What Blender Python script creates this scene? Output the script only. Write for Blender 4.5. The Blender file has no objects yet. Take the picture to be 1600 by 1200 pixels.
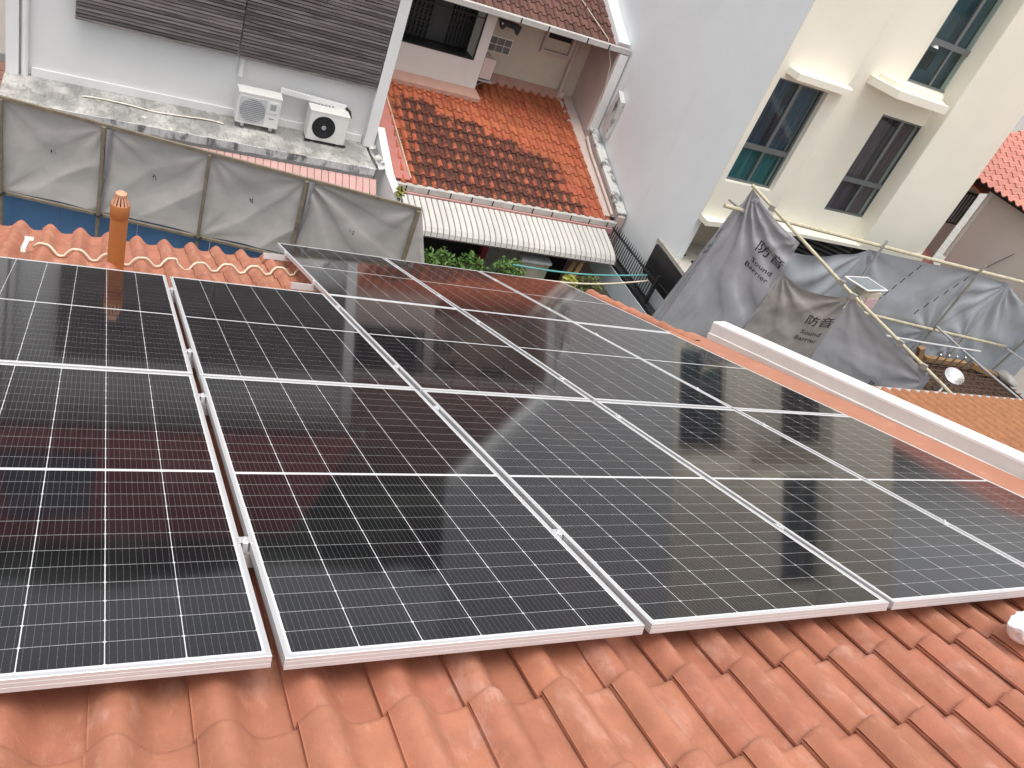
import bpy, math, random
from mathutils import Vector, Matrix, noise, Euler

# ------------------------------------------------------------------ camera, sky, sun, exposure
SC = bpy.context.scene
COL = SC.collection
SLOPE = math.radians(21.38)          # pitch of our roof, falling away along +Y
CS, SN, TN = math.cos(SLOPE), math.sin(SLOPE), math.tan(SLOPE)

def A(x, y, h=0.0):
    """roof coordinates (across, down the slope, off the panel plane) -> world"""
    return Vector((x, y * CS + h * SN, -y * SN + h * CS))

def setup():
    r = A(0.88522302, -0.41924262, 0.20153371)
    f = A(0.46114904, 0.84775751, -0.26200911)
    r.normalize(); f.normalize()
    u = r.cross(f); r = f.cross(u).normalized(); u.normalize()
    m = Matrix((( r.x, u.x, -f.x), (r.y, u.y, -f.y), (r.z, u.z, -f.z))).to_4x4()
    m.translation = Vector((-0.49273, -1.17936, 1.88539))
    cd = bpy.data.cameras.new('camera'); cam = bpy.data.objects.new('camera', cd)
    cd.sensor_width = 36.0; cd.lens = 36.0 * 1277.1 / 1600.0
    cd.clip_start = 0.05; cd.clip_end = 2000
    cam.matrix_world = m; COL.objects.link(cam); SC.camera = cam
    # sky
    w = bpy.data.worlds.new('World'); SC.world = w; w.use_nodes = True
    nt = w.node_tree; nt.nodes.clear()
    out = nt.nodes.new('ShaderNodeOutputWorld'); bg = nt.nodes.new('ShaderNodeBackground')
    sky = nt.nodes.new('ShaderNodeTexSky'); sky.sky_type = 'NISHITA'; sky.sun_disc = False
    sd = Vector((-0.03, -0.17, 0.985)).normalized()     # towards the sun
    sky.sun_elevation = math.asin(sd.z); sky.sun_rotation = math.atan2(sd.x, sd.y)
    sky.air_density = 1.0; sky.dust_density = 4.0; sky.ozone_density = 1.0
    bw = nt.nodes.new('ShaderNodeRGBToBW'); mx = nt.nodes.new('ShaderNodeMix'); mx.data_type = 'RGBA'
    mx.inputs[0].default_value = 0.88                 # bright cloud: most of the blue is gone
    nt.links.new(sky.outputs[0], bw.inputs[0]); nt.links.new(sky.outputs[0], mx.inputs[6]); nt.links.new(bw.outputs[0], mx.inputs[7])
    nt.links.new(mx.outputs[2], bg.inputs[0]); bg.inputs[1].default_value = 0.15
    nt.links.new(bg.outputs[0], out.inputs[0])
    sl = bpy.data.lights.new('sun', 'SUN'); so = bpy.data.objects.new('sun', sl); COL.objects.link(so)
    sl.energy = 0.6; sl.angle = math.radians(28); sl.color = (1.0, 0.92, 0.80)
    so.rotation_euler = sd.to_track_quat('Z', 'Y').to_euler(); so.location = (8, -10, 30)
    SC.view_settings.view_transform = 'Standard'; SC.view_settings.look = 'None'
    SC.view_settings.exposure = 1.02; SC.view_settings.gamma = 1.0; SC.view_settings.use_curve_mapping = False
    SC.cycles.max_bounces = 8; SC.cycles.diffuse_bounces = 4; SC.cycles.glossy_bounces = 4
setup()
RND = random.Random(7)

# ------------------------------------------------------------------ helpers
def lin(r, g, b):
    f = lambda c: (c / 255 / 12.92) if c / 255 <= 0.04045 else ((c / 255 + 0.055) / 1.055) ** 2.4
    return (f(r), f(g), f(b), 1.0)

def material(name, col, rough=0.7, metallic=0.0, var=0.10, vs=3.0, stains=(), bump=None, rnd=0.0, spec=0.5, stretch=(1, 1, 1), coat=0.0, emit=None, hue=0.0):
    """col: base colour; var: soft brightness mottling; stains: (colour, scale, lo, hi, (sx,sy,sz), weight)"""
    m = bpy.data.materials.new(name); m.use_nodes = True
    nt = m.node_tree; N = nt.nodes; L = nt.links
    b = N['Principled BSDF']
    b.inputs['Roughness'].default_value = rough; b.inputs['Metallic'].default_value = metallic
    b.inputs['Specular IOR Level'].default_value = spec; b.inputs['Coat Weight'].default_value = coat
    geo = N.new('ShaderNodeNewGeometry')
    def nz(scale, st=(1, 1, 1), detail=5.0, rough_=0.6):
        mp = N.new('ShaderNodeMapping'); mp.inputs['Scale'].default_value = st
        L.new(geo.outputs['Position'], mp.inputs[0])
        t = N.new('ShaderNodeTexNoise'); t.inputs['Scale'].default_value = scale
        t.inputs['Detail'].default_value = detail; t.inputs['Roughness'].default_value = rough_
        L.new(mp.outputs[0], t.inputs['Vector']); return t.outputs[0]
    def ramp(src, lo, hi, a=0.0, c=1.0):
        r = N.new('ShaderNodeMapRange'); r.inputs[1].default_value = lo; r.inputs[2].default_value = hi
        r.inputs[3].default_value = a; r.inputs[4].default_value = c; r.interpolation_type = 'SMOOTHSTEP'
        L.new(src, r.inputs[0]); return r.outputs[0]
    hsv = N.new('ShaderNodeHueSaturation'); hsv.inputs['Color'].default_value = col
    v = ramp(nz(vs, stretch), 0.25, 0.75, 1 - var, 1 + var)
    if rnd or hue:
        oi = N.new('ShaderNodeObjectInfo')
        rr = ramp(oi.outputs['Random'], 0, 1, 1 - rnd, 1 + rnd)
        mul = N.new('ShaderNodeMath'); mul.operation = 'MULTIPLY'; L.new(v, mul.inputs[0]); L.new(rr, mul.inputs[1]); v = mul.outputs[0]
        if hue:
            wn = N.new('ShaderNodeTexWhiteNoise'); wn.noise_dimensions = '1D'; L.new(oi.outputs['Random'], wn.inputs['W'])
            hh = ramp(wn.outputs['Value'], 0, 1, 0.5 - hue, 0.5 + hue); L.new(hh, hsv.inputs['Hue'])
    L.new(v, hsv.inputs['Value'])
    cur = hsv.outputs[0]
    for (c2, sc, lo, hi, st, wt) in stains:
        mx = N.new('ShaderNodeMix'); mx.data_type = 'RGBA'
        L.new(ramp(nz(sc, st, 8.0, 0.65), lo, hi, 0, wt), mx.inputs[0]); L.new(cur, mx.inputs[6]); mx.inputs[7].default_value = c2
        cur = mx.outputs[2]
    L.new(cur, b.inputs['Base Color'])
    if bump:
        bp = N.new('ShaderNodeBump'); bp.inputs['Strength'].default_value = bump[1]; bp.inputs['Distance'].default_value = 0.01
        L.new(nz(bump[0], stretch), bp.inputs['Height']); L.new(bp.outputs[0], b.inputs['Normal'])
    if emit:
        b.inputs['Emission Color'].default_value = emit[0]; b.inputs['Emission Strength'].default_value = emit[1]
    return m

class MB:
    def __init__(s): s.v = []; s.f = []; s.uv = []
    def add(s, vs, fs, uvs=None):
        o = len(s.v); s.v += [tuple(v) for v in vs]; s.f += [tuple(i + o for i in f) for f in fs]
        s.uv += list(uvs) if uvs else [(0.0, 0.0)] * len(vs); return s
    def box(s, a, b):
        (x0, y0, z0), (x1, y1, z1) = a, b
        return s.hexa([(x0, y0, z0), (x1, y0, z0), (x1, y1, z0), (x0, y1, z0), (x0, y0, z1), (x1, y0, z1), (x1, y1, z1), (x0, y1, z1)])
    def hexa(s, p):
        return s.add(p, [(0, 3, 2, 1), (4, 5, 6, 7), (0, 1, 5, 4), (1, 2, 6, 5), (2, 3, 7, 6), (3, 0, 4, 7)])
    def tube(s, pts, r, n=8, caps=True):
        pts = [Vector(p) for p in pts]; rings = []
        rad = r if isinstance(r, (list, tuple)) else [r] * len(pts)
        prev = None
        for i, p in enumerate(pts):
            t = (pts[min(i + 1, len(pts) - 1)] - pts[max(i - 1, 0)]).normalized()
            if prev is None:
                a = Vector((0, 0, 1)) if abs(t.z) < 0.9 else Vector((1, 0, 0))
                x = t.cross(a).normalized()
            else:
                x = (prev - t * prev.dot(t)).normalized()
            prev = x; y = t.cross(x)
            rings.append([p + rad[i] * (math.cos(2 * math.pi * k / n) * x + math.sin(2 * math.pi * k / n) * y) for k in range(n)])
        vs = [v for rg in rings for v in rg]; fs = []
        for i in range(len(rings) - 1):
            for k in range(n):
                fs.append((i * n + k, i * n + (k + 1) % n, (i + 1) * n + (k + 1) % n, (i + 1) * n + k))
        if caps:
            fs.append(tuple(reversed(range(n)))); fs.append(tuple((len(rings) - 1) * n + k for k in range(n)))
        return s.add(vs, fs)
    def bar(s, a, b, w, h, up=(0, 0, 1)):
        a, b = Vector(a), Vector(b); t = (b - a).normalized(); x = t.cross(Vector(up)).normalized(); y = x.cross(t)
        c = [(-w, -h), (w, -h), (w, h), (-w, h)]
        return s.hexa([a + x * p / 2 + y * q / 2 for p, q in c] + [b + x * p / 2 + y * q / 2 for p, q in c])
    def grid(s, fn, nx, ny, uvfn=None):
        vs = [fn(i / nx, j / ny) for j in range(ny + 1) for i in range(nx + 1)]
        fs = [(j * (nx + 1) + i, j * (nx + 1) + i + 1, (j + 1) * (nx + 1) + i + 1, (j + 1) * (nx + 1) + i) for j in range(ny) for i in range(nx)]
        return s.add(vs, fs)
    def prism(s, poly, d):
        """poly: 3D points; extruded by vector d"""
        n = len(poly); d = Vector(d); p = [Vector(q) for q in poly]
        return s.add(p + [q + d for q in p], [tuple(range(n))[::-1], tuple(range(n, 2 * n))] + [(i, (i + 1) % n, n + (i + 1) % n, n + i) for i in range(n)])
    def lathe(s, prof, c, n=20, axis='z'):
        vs = []; fs = []
        for (r, z) in prof:
            for k in range(n):
                a = 2 * math.pi * k / n; x, y = r * math.cos(a), r * math.sin(a)
                vs.append((c[0] + x, c[1] + y, c[2] + z) if axis == 'z' else (c[0] + x, c[1] - z, c[2] + y))
        for i in range(len(prof) - 1):
            for k in range(n): fs.append((i * n + k, i * n + (k + 1) % n, (i + 1) * n + (k + 1) % n, (i + 1) * n + k))
        fs.append(tuple(reversed(range(n)))); fs.append(tuple((len(prof) - 1) * n + k for k in range(n)))
        return s.add(vs, fs)
    def mesh(s, name, smooth=False, center=True):
        c = Vector((0, 0, 0))
        if center and s.v:
            lo = [min(v[i] for v in s.v) for i in range(3)]; hi = [max(v[i] for v in s.v) for i in range(3)]
            c = Vector([(a + b) / 2 for a, b in zip(lo, hi)])
        me = bpy.data.meshes.new(name)
        me.from_pydata([(v[0] - c.x, v[1] - c.y, v[2] - c.z) for v in s.v], [], s.f)
        if any(u != (0.0, 0.0) for u in s.uv):
            ul = me.uv_layers.new(name='UVMap')
            for lp in me.loops: ul.data[lp.index].uv = s.uv[lp.vertex_index]
        if smooth:
            me.polygons.foreach_set('use_smooth', [True] * len(me.polygons))
            if smooth != 'all':
                try: me.set_sharp_from_angle(angle=math.radians(35))
                except Exception: pass
        me.update(); return me, c

WLOC = {}
def tag(o, label=None, cat=None, group=None, kind=None):
    if label: o['label'] = label
    if cat: o['category'] = cat
    if group: o['group'] = group
    if kind: o['kind'] = kind
    return o
def thing(name, label, cat, loc=(0, 0, 0), group=None):
    o = bpy.data.objects.new(name, None); COL.objects.link(o); o.location = loc; o.empty_display_size = 0.2
    WLOC[o] = Vector(loc); return tag(o, label, cat, group)
def put(name, me, loc, m=None, parent=None, rot=None, local=False):
    """link one mesh object; loc is a world point unless local"""
    o = bpy.data.objects.new(name, me); COL.objects.link(o)
    if m is not None and not me.materials: me.materials.append(m)
    loc = Vector(loc); WLOC[o] = loc.copy()
    if parent is not None:
        o.parent = parent
        if not local: loc = loc - WLOC[parent]
    o.location = loc
    if rot: o.rotation_euler = rot
    return o
def part(name, mb, m, parent=None, smooth=False, local=False):
    me, c = mb.mesh(name, smooth); return put(name, me, c, m, parent, None, local)
def clone(o, loc, parent=None, rot=None):
    """copy of one object, moved to a world point"""
    c = o.copy(); COL.objects.link(c); loc = Vector(loc); WLOC[c] = loc.copy()
    c.parent = parent if parent is not None else None
    c.location = loc - WLOC[parent] if parent is not None else loc
    if rot: c.rotation_euler = rot
    return c
def B(a, b): return MB().box(a, b)

# ------------------------------------------------------------------ materials
M = {}
def tile_material(name, col, chalk, chalk_w, rnd=0.07, hue=0.0022, lichen=None, rough=0.76):
    """terracotta: u (0..1) runs across the tile, v (0..1) down it; lichen=(colour, centre mask settings)"""
    m = material(name, col, rough=rough, var=0.13, vs=9.0, rnd=rnd, hue=hue, bump=(110, 0.22),
                 stains=[(chalk, 7.0, 0.52, 0.72, (1.6, 0.7, 0.7), chalk_w), (chalk, 30.0, 0.58, 0.75, (1.5, 0.5, 0.5), chalk_w * 0.6),
                         ((col[0] * 0.45, col[1] * 0.4, col[2] * 0.4, 1), 4.0, 0.60, 0.80, (1, 1, 1), 0.45),
                         ((col[0] * 0.30, col[1] * 0.30, col[2] * 0.32, 1), 75.0, 0.70, 0.78, (1, 1, 1), 0.55), ((0.60, 0.50, 0.44, 1), 38.0, 0.70, 0.77, (1, 1, 1), 0.45)])
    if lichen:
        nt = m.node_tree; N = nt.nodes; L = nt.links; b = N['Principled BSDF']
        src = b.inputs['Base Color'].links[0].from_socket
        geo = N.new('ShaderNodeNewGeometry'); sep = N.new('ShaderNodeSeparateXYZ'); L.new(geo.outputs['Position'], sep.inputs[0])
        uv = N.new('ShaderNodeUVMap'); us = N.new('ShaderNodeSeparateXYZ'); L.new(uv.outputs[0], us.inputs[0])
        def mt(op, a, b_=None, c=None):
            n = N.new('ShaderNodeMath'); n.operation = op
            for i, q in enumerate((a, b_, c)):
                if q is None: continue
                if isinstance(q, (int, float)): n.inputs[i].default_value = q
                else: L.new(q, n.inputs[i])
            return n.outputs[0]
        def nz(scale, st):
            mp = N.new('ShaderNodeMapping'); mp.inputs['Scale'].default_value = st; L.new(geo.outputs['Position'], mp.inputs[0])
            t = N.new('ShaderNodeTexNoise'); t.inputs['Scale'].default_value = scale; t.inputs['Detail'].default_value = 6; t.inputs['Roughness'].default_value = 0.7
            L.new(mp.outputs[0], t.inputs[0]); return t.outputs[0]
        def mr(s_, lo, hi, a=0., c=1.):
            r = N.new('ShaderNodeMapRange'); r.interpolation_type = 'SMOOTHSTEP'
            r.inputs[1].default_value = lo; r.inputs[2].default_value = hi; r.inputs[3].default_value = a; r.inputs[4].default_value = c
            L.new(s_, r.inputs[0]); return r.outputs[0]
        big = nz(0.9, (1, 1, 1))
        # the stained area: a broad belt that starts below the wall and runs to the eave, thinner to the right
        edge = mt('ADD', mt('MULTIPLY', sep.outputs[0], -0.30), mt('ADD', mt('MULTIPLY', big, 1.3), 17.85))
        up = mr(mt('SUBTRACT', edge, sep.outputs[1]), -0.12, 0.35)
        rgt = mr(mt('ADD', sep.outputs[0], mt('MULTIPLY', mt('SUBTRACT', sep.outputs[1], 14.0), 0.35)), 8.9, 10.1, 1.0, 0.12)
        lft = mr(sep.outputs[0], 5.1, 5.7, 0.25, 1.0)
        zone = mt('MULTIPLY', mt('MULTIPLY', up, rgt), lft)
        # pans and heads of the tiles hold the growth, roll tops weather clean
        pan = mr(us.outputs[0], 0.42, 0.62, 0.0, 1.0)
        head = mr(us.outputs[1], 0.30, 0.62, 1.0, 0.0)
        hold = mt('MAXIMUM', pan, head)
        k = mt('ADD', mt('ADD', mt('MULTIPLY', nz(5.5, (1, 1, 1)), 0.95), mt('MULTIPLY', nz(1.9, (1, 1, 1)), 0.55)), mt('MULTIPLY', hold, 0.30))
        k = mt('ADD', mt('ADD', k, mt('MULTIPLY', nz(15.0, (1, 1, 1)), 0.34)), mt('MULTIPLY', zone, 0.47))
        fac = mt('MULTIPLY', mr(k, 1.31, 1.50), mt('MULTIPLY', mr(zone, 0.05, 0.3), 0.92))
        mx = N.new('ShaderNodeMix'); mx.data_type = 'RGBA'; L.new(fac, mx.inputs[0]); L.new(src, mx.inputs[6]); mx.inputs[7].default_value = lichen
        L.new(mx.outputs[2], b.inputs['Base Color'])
    return m
M['tile'] = tile_material('terracotta', (0.41, 0.163, 0.098, 1), (0.62, 0.37, 0.30, 1), 0.45)
M['tile_orange'] = tile_material('orange_clay', (0.42, 0.190, 0.092, 1), (0.55, 0.30, 0.16, 1), 0.3)
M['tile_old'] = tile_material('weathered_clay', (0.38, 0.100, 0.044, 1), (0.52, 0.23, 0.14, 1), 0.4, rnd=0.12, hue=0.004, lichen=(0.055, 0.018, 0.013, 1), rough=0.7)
M['tile_brown'] = tile_material('brown_clay', (0.125, 0.055, 0.042, 1), (0.20, 0.11, 0.09, 1), 0.5, rnd=0.18, hue=0.004)
M['tile_pink'] = tile_material('pink_tile', (0.50, 0.215, 0.17, 1), (0.6, 0.3, 0.25, 1), 0.2, rnd=0.05, hue=0.002)
M['band'] = material('salmon_mortar', (0.42, 0.185, 0.115, 1), rough=0.75, var=0.06, vs=2.0, stains=[((0.60, 0.30, 0.20, 1), 5, 0.55, 0.7, (1, 1, 1), 0.4)])
M['alu'] = material('aluminium', (0.74, 0.74, 0.75, 1), rough=0.42, metallic=0.55, var=0.03)
M['steel'] = material('galvanised', (0.55, 0.56, 0.57, 1), rough=0.45, metallic=0.7, var=0.12, vs=14)
M['white'] = material('white_paint', (0.79, 0.785, 0.775, 1), rough=0.7, var=0.04, vs=1.2)
M['white_warm'] = material('cream_white', (0.80, 0.775, 0.70, 1), rough=0.75, var=0.03, vs=1.0)
M['cream'] = material('cream_paint', (0.845, 0.815, 0.705, 1), rough=0.8, var=0.03, vs=0.7, stains=[((0.66, 0.62, 0.50, 1), 1.5, 0.62, 0.85, (2.5, 2.5, 0.25), 0.35)])
M['party'] = material('pale_grey_paint', (0.815, 0.85, 0.865, 1), rough=0.8, var=0.035, vs=0.6, stains=[((0.60, 0.61, 0.61, 1), 1.3, 0.56, 0.85, (2, 2, 0.22), 0.40), ((0.66, 0.67, 0.67, 1), 7, 0.6, 0.8, (2, 2, 0.12), 0.35), ((0.5, 0.42, 0.36, 1), 9, 0.74, 0.8, (1, 1, .6), 0.35)])
M['facade'] = material('white_render', (0.76, 0.755, 0.745, 1), rough=0.8, var=0.03, vs=0.8, stains=[((0.62, 0.62, 0.61, 1), 2.0, 0.62, 0.85, (3, 3, 0.3), 0.3)])
M['beige'] = material('beige_render', (0.58, 0.515, 0.415, 1), rough=0.85, var=0.05, vs=1.5, stains=[((0.42, 0.37, 0.30, 1), 2.5, 0.55, 0.8, (2, 2, 0.4), 0.5)])
M['pinkwall'] = material('pink_beige_render', (0.55, 0.44, 0.40, 1), rough=0.85, var=0.06, vs=1.3, stains=[((0.33, 0.26, 0.22, 1), 1.8, 0.52, 0.78, (2, 2, 0.5), 0.45)])
M['bay'] = material('pale_bay_render', (0.68, 0.645, 0.60, 1), rough=0.8, var=0.03)
M['salmon'] = material('salmon_flashing', (0.47, 0.275, 0.215, 1), rough=0.75, var=0.07)
M['redflash'] = material('red_flashing', (0.46, 0.17, 0.145, 1), rough=0.7, var=0.08, vs=4, stains=[((0.62, 0.38, 0.34, 1), 12, 0.68, 0.74, (1, 1, 1), 0.8)])
M['stained'] = material('stained_concrete', (0.52, 0.505, 0.475, 1), rough=0.9, var=0.15, vs=3, bump=(30, .3),
                        stains=[((0.20, 0.20, 0.19, 1), 1.3, 0.38, 0.60, (1.3, 0.8, 1), 0.80), ((0.11, 0.11, 0.105, 1), 7, 0.50, 0.78, (2.6, 0.45, 1), 0.75), ((0.10, 0.10, 0.095, 1), 16, 0.52, 0.70, (1.5, 0.7, 1), 0.55), ((0.72, 0.68, 0.58, 1), 3.5, 0.62, 0.72, (1.2, .8, 1), 0.85)])
M['mould'] = material('mouldy_plaster', (0.60, 0.60, 0.58, 1), rough=0.9, var=0.1, stains=[((0.10, 0.10, 0.10, 1), 4, 0.48, 0.62, (1, 1, 0.5), 0.9)])
M['concrete'] = material('concrete', (0.46, 0.43, 0.385, 1), rough=0.9, var=0.12, vs=4, bump=(40, .3), stains=[((0.16, 0.14, 0.12, 1), 5, 0.58, 0.70, (1, 1, 1), 0.8)])
M['slat'] = material('weathered_timber', (0.155, 0.135, 0.130, 1), rough=0.8, var=0.35, vs=6.0, stretch=(0.35, 1, 8), rnd=0.36, hue=0.004, stains=[((0.30, 0.275, 0.265, 1), 5, 0.50, 0.66, (0.25, 1, 6), 0.75), ((0.045, 0.038, 0.036, 1), 3.0, 0.54, 0.70, (0.3, 1, 5), 0.8)])
M['gap'] = material('dark_void', (0.016, 0.015, 0.016, 1), rough=0.9, var=0)
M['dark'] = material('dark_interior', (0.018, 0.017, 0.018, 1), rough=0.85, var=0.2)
M['black'] = material('black_metal', (0.014, 0.014, 0.016, 1), rough=0.45, var=0.15, vs=5)
M['blackplastic'] = material('black_plastic', (0.01, 0.01, 0.012, 1), rough=0.35)
M['acwhite'] = material('condenser_casing', (0.74, 0.735, 0.70, 1), rough=0.5, var=0.04, stains=[((0.55, 0.48, 0.36, 1), 6, 0.66, 0.8, (1, 1, .4), 0.4)])
M['acgrey'] = material('condenser_grille', (0.34, 0.345, 0.35, 1), rough=0.5)
M['gutter'] = material('old_gutter', (0.48, 0.46, 0.43, 1), rough=0.7, var=0.15, vs=5, stains=[((0.2, 0.19, 0.17, 1), 6, 0.58, 0.74, (1, 1, 1), 0.6)])
M['greygutter'] = material('grey_gutter', (0.42, 0.44, 0.46, 1), rough=0.5, metallic=.2, var=0.08)
M['awn'] = material('white_awning_strip', (0.55, 0.535, 0.505, 1), rough=0.5, var=0.05, vs=4, rnd=.04,
                    stains=[((0.42, 0.30, 0.29, 1), 7, 0.60, 0.76, (1, 1, 1), 0.35)])
M['pinkawn'] = material('pink_awning_strip', (0.54, 0.31, 0.28, 1), rough=0.55, var=0.06, rnd=.05)
M['vent'] = material('orange_pipe', (0.45, 0.175, 0.052, 1), rough=0.55, var=0.07, vs=8, stains=[((0.55, 0.25, 0.11, 1), 9, 0.6, 0.75, (1, 1, .3), 0.5)])
M['ventcap'] = material('pale_cap', (0.62, 0.33, 0.21, 1), rough=0.55, var=0.06)
M['cable'] = material('cream_cable', (0.66, 0.58, 0.45, 1), rough=0.5, var=0.08, vs=20)
M['bag'] = material('white_plastic', (0.80, 0.81, 0.82, 1), rough=0.5, var=0.03)
M['tarp_pale'] = material('pale_tarpaulin', (0.43, 0.41, 0.395, 1), rough=0.75, var=0.08, vs=2.2, stains=[((0.48, 0.455, 0.445, 1), 3, 0.55, 0.8, (1, 1, 1), 0.4), ((0.34, 0.325, 0.32, 1), 1.4, 0.6, 0.85, (1, 1, 1), 0.4)])
M['tarp_grey'] = material('grey_tarpaulin', (0.37, 0.372, 0.395, 1), rough=0.65, var=0.08, vs=2.0)
M['tarp_brown'] = material('dusty_tarpaulin', (0.325, 0.307, 0.292, 1), rough=0.75, var=0.10, vs=2.5, stains=[((0.25, 0.22, 0.19, 1), 4, 0.55, 0.8, (1, 1, 1), 0.5)])
M['tarp_blue'] = material('blue_grey_tarpaulin', (0.39, 0.42, 0.455, 1), rough=0.6, var=0.06, vs=1.6)
M['ink'] = material('black_print', (0.012, 0.012, 0.014, 1), rough=0.7, var=0.05)
M['bamboo'] = material('yellowed_pole', (0.50, 0.455, 0.33, 1), rough=0.6, var=0.18, vs=9, stains=[((0.20, 0.13, 0.08, 1), 8, 0.60, 0.72, (1, 1, 1), 0.7)])
M['pole'] = material('rusty_steel_pole', (0.33, 0.32, 0.29, 1), rough=0.6, metallic=.2, var=0.2, vs=9, stains=[((0.19, 0.085, 0.045, 1), 9, 0.58, 0.70, (1, 1, 1), 0.75)])
M['timberpost'] = material('scaffold_post', (0.20, 0.165, 0.12, 1), rough=0.8, var=0.2, vs=9, stains=[((0.10, 0.07, 0.055, 1), 7, 0.5, 0.7, (1, 1, .3), 0.6)])
M['blue'] = material('blue_hoarding', (0.065, 0.165, 0.33, 1), rough=0.55, var=0.08, vs=2, stains=[((0.09, 0.15, 0.25, 1), 3, 0.6, 0.8, (1, 1, .4), 0.5)])
M['rust'] = material('rusty_rebar', (0.115, 0.060, 0.040, 1), rough=0.85, var=0.3, vs=14)
M['form'] = material('formwork_board', (0.12, 0.078, 0.055, 1), rough=0.85, var=0.3, vs=6, rnd=.3)
M['timber'] = material('raw_timber', (0.30, 0.18, 0.085, 1), rough=0.8, var=0.2, vs=8)
M['yard'] = material('yard_floor', (0.23, 0.22, 0.19, 1), rough=0.9, var=0.15, vs=2)
M['bounce_ground'] = material('pale_bounce_paving', (0.30, 0.29, 0.27, 1), rough=0.95, var=0.2, vs=4)
M['yardwall'] = material('stained_yard_wall', (0.33, 0.31, 0.25, 1), rough=0.9, var=0.15, vs=2, stains=[((0.16, 0.17, 0.11, 1), 2.2, 0.5, 0.75, (1, 1, .5), 0.7)])
M['paleblue'] = material('pale_blue_wall', (0.50, 0.55, 0.57, 1), rough=0.8, var=0.08, vs=2, stains=[((0.28, 0.30, 0.28, 1), 4, 0.6, 0.75, (1, 1, .5), 0.5)])
M['leaf'] = material('green_leaf', (0.075, 0.155, 0.025, 1), rough=0.5, var=0.4, vs=5, rnd=.1)
M['leaf_yellow'] = material('yellow_leaf', (0.26, 0.26, 0.04, 1), rough=0.5, var=0.3, vs=8)
M['stem'] = material('plant_stem', (0.09, 0.07, 0.04, 1), rough=0.8)
M['winframe'] = material('grey_window_frame', (0.17, 0.185, 0.19, 1), rough=0.4, metallic=.3, var=0.05)
M['curtain_blue'] = material('blue_curtain', (0.05, 0.10, 0.165, 1), rough=0.9, var=0.3, vs=7, stretch=(4, 1, .2))
M['curtain_teal'] = material('teal_curtain', (0.055, 0.19, 0.205, 1), rough=0.9, var=0.3, vs=7, stretch=(4, 1, .2))
M['curtain_plum'] = material('plum_curtain', (0.16, 0.098, 0.118, 1), rough=0.9, var=0.3, vs=7, stretch=(4, 1, .2))
M['room'] = material('dim_room', (0.05, 0.095, 0.12, 1), rough=0.9, var=0.3)
M['glassblock'] = material('glass_block', (0.14, 0.14, 0.115, 1), rough=0.15, var=0.35, vs=25)
M['added_trees'] = material('added_foliage', (0.05, 0.07, 0.04, 1), rough=0.9, var=0.4, vs=.6)  # for the unseen ridge added to darken the panel reflections
M['red'] = material('red_paint', (0.30, 0.03, 0.03, 1), rough=0.6)
M['teal'] = material('teal_line', (0.10, 0.34, 0.33, 1), rough=0.6)
M['mirror'] = material('lamp_reflector', (0.75, 0.75, 0.74, 1), rough=0.22, metallic=0.9, var=0.1, vs=15)
M['cloudwhite'] = material('sticker', (0.72, 0.66, 0.64, 1), rough=0.6, var=.12, vs=60)

def window_glass():
    m = bpy.data.materials.new('window_glass'); m.use_nodes = True; nt = m.node_tree; N = nt.nodes; L = nt.links
    N.clear(); out = N.new('ShaderNodeOutputMaterial'); mix = N.new('ShaderNodeMixShader'); tr = N.new('ShaderNodeBsdfTransparent')
    gl = N.new('ShaderNodeBsdfGlossy'); gl.inputs['Roughness'].default_value = 0.03; f0 = N.new('ShaderNodeFresnel'); f0.inputs[0].default_value = 1.5
    geo = N.new('ShaderNodeNewGeometry'); fr = N.new('ShaderNodeMath'); fr.operation = 'MULTIPLY'; inv = N.new('ShaderNodeMath'); inv.operation = 'SUBTRACT'; inv.inputs[0].default_value = 1.0
    L.new(geo.outputs['Backfacing'], inv.inputs[1]); L.new(f0.outputs[0], fr.inputs[0]); L.new(inv.outputs[0], fr.inputs[1])   # the far side of the sheet adds nothing
    tr.inputs[0].default_value = (0.84, 0.90, 0.90, 1)
    L.new(fr.outputs[0], mix.inputs[0]); L.new(tr.outputs[0], mix.inputs[1]); L.new(gl.outputs[0], mix.inputs[2]); L.new(mix.outputs[0], out.inputs[0]); return m
M['glass'] = window_glass()

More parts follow.
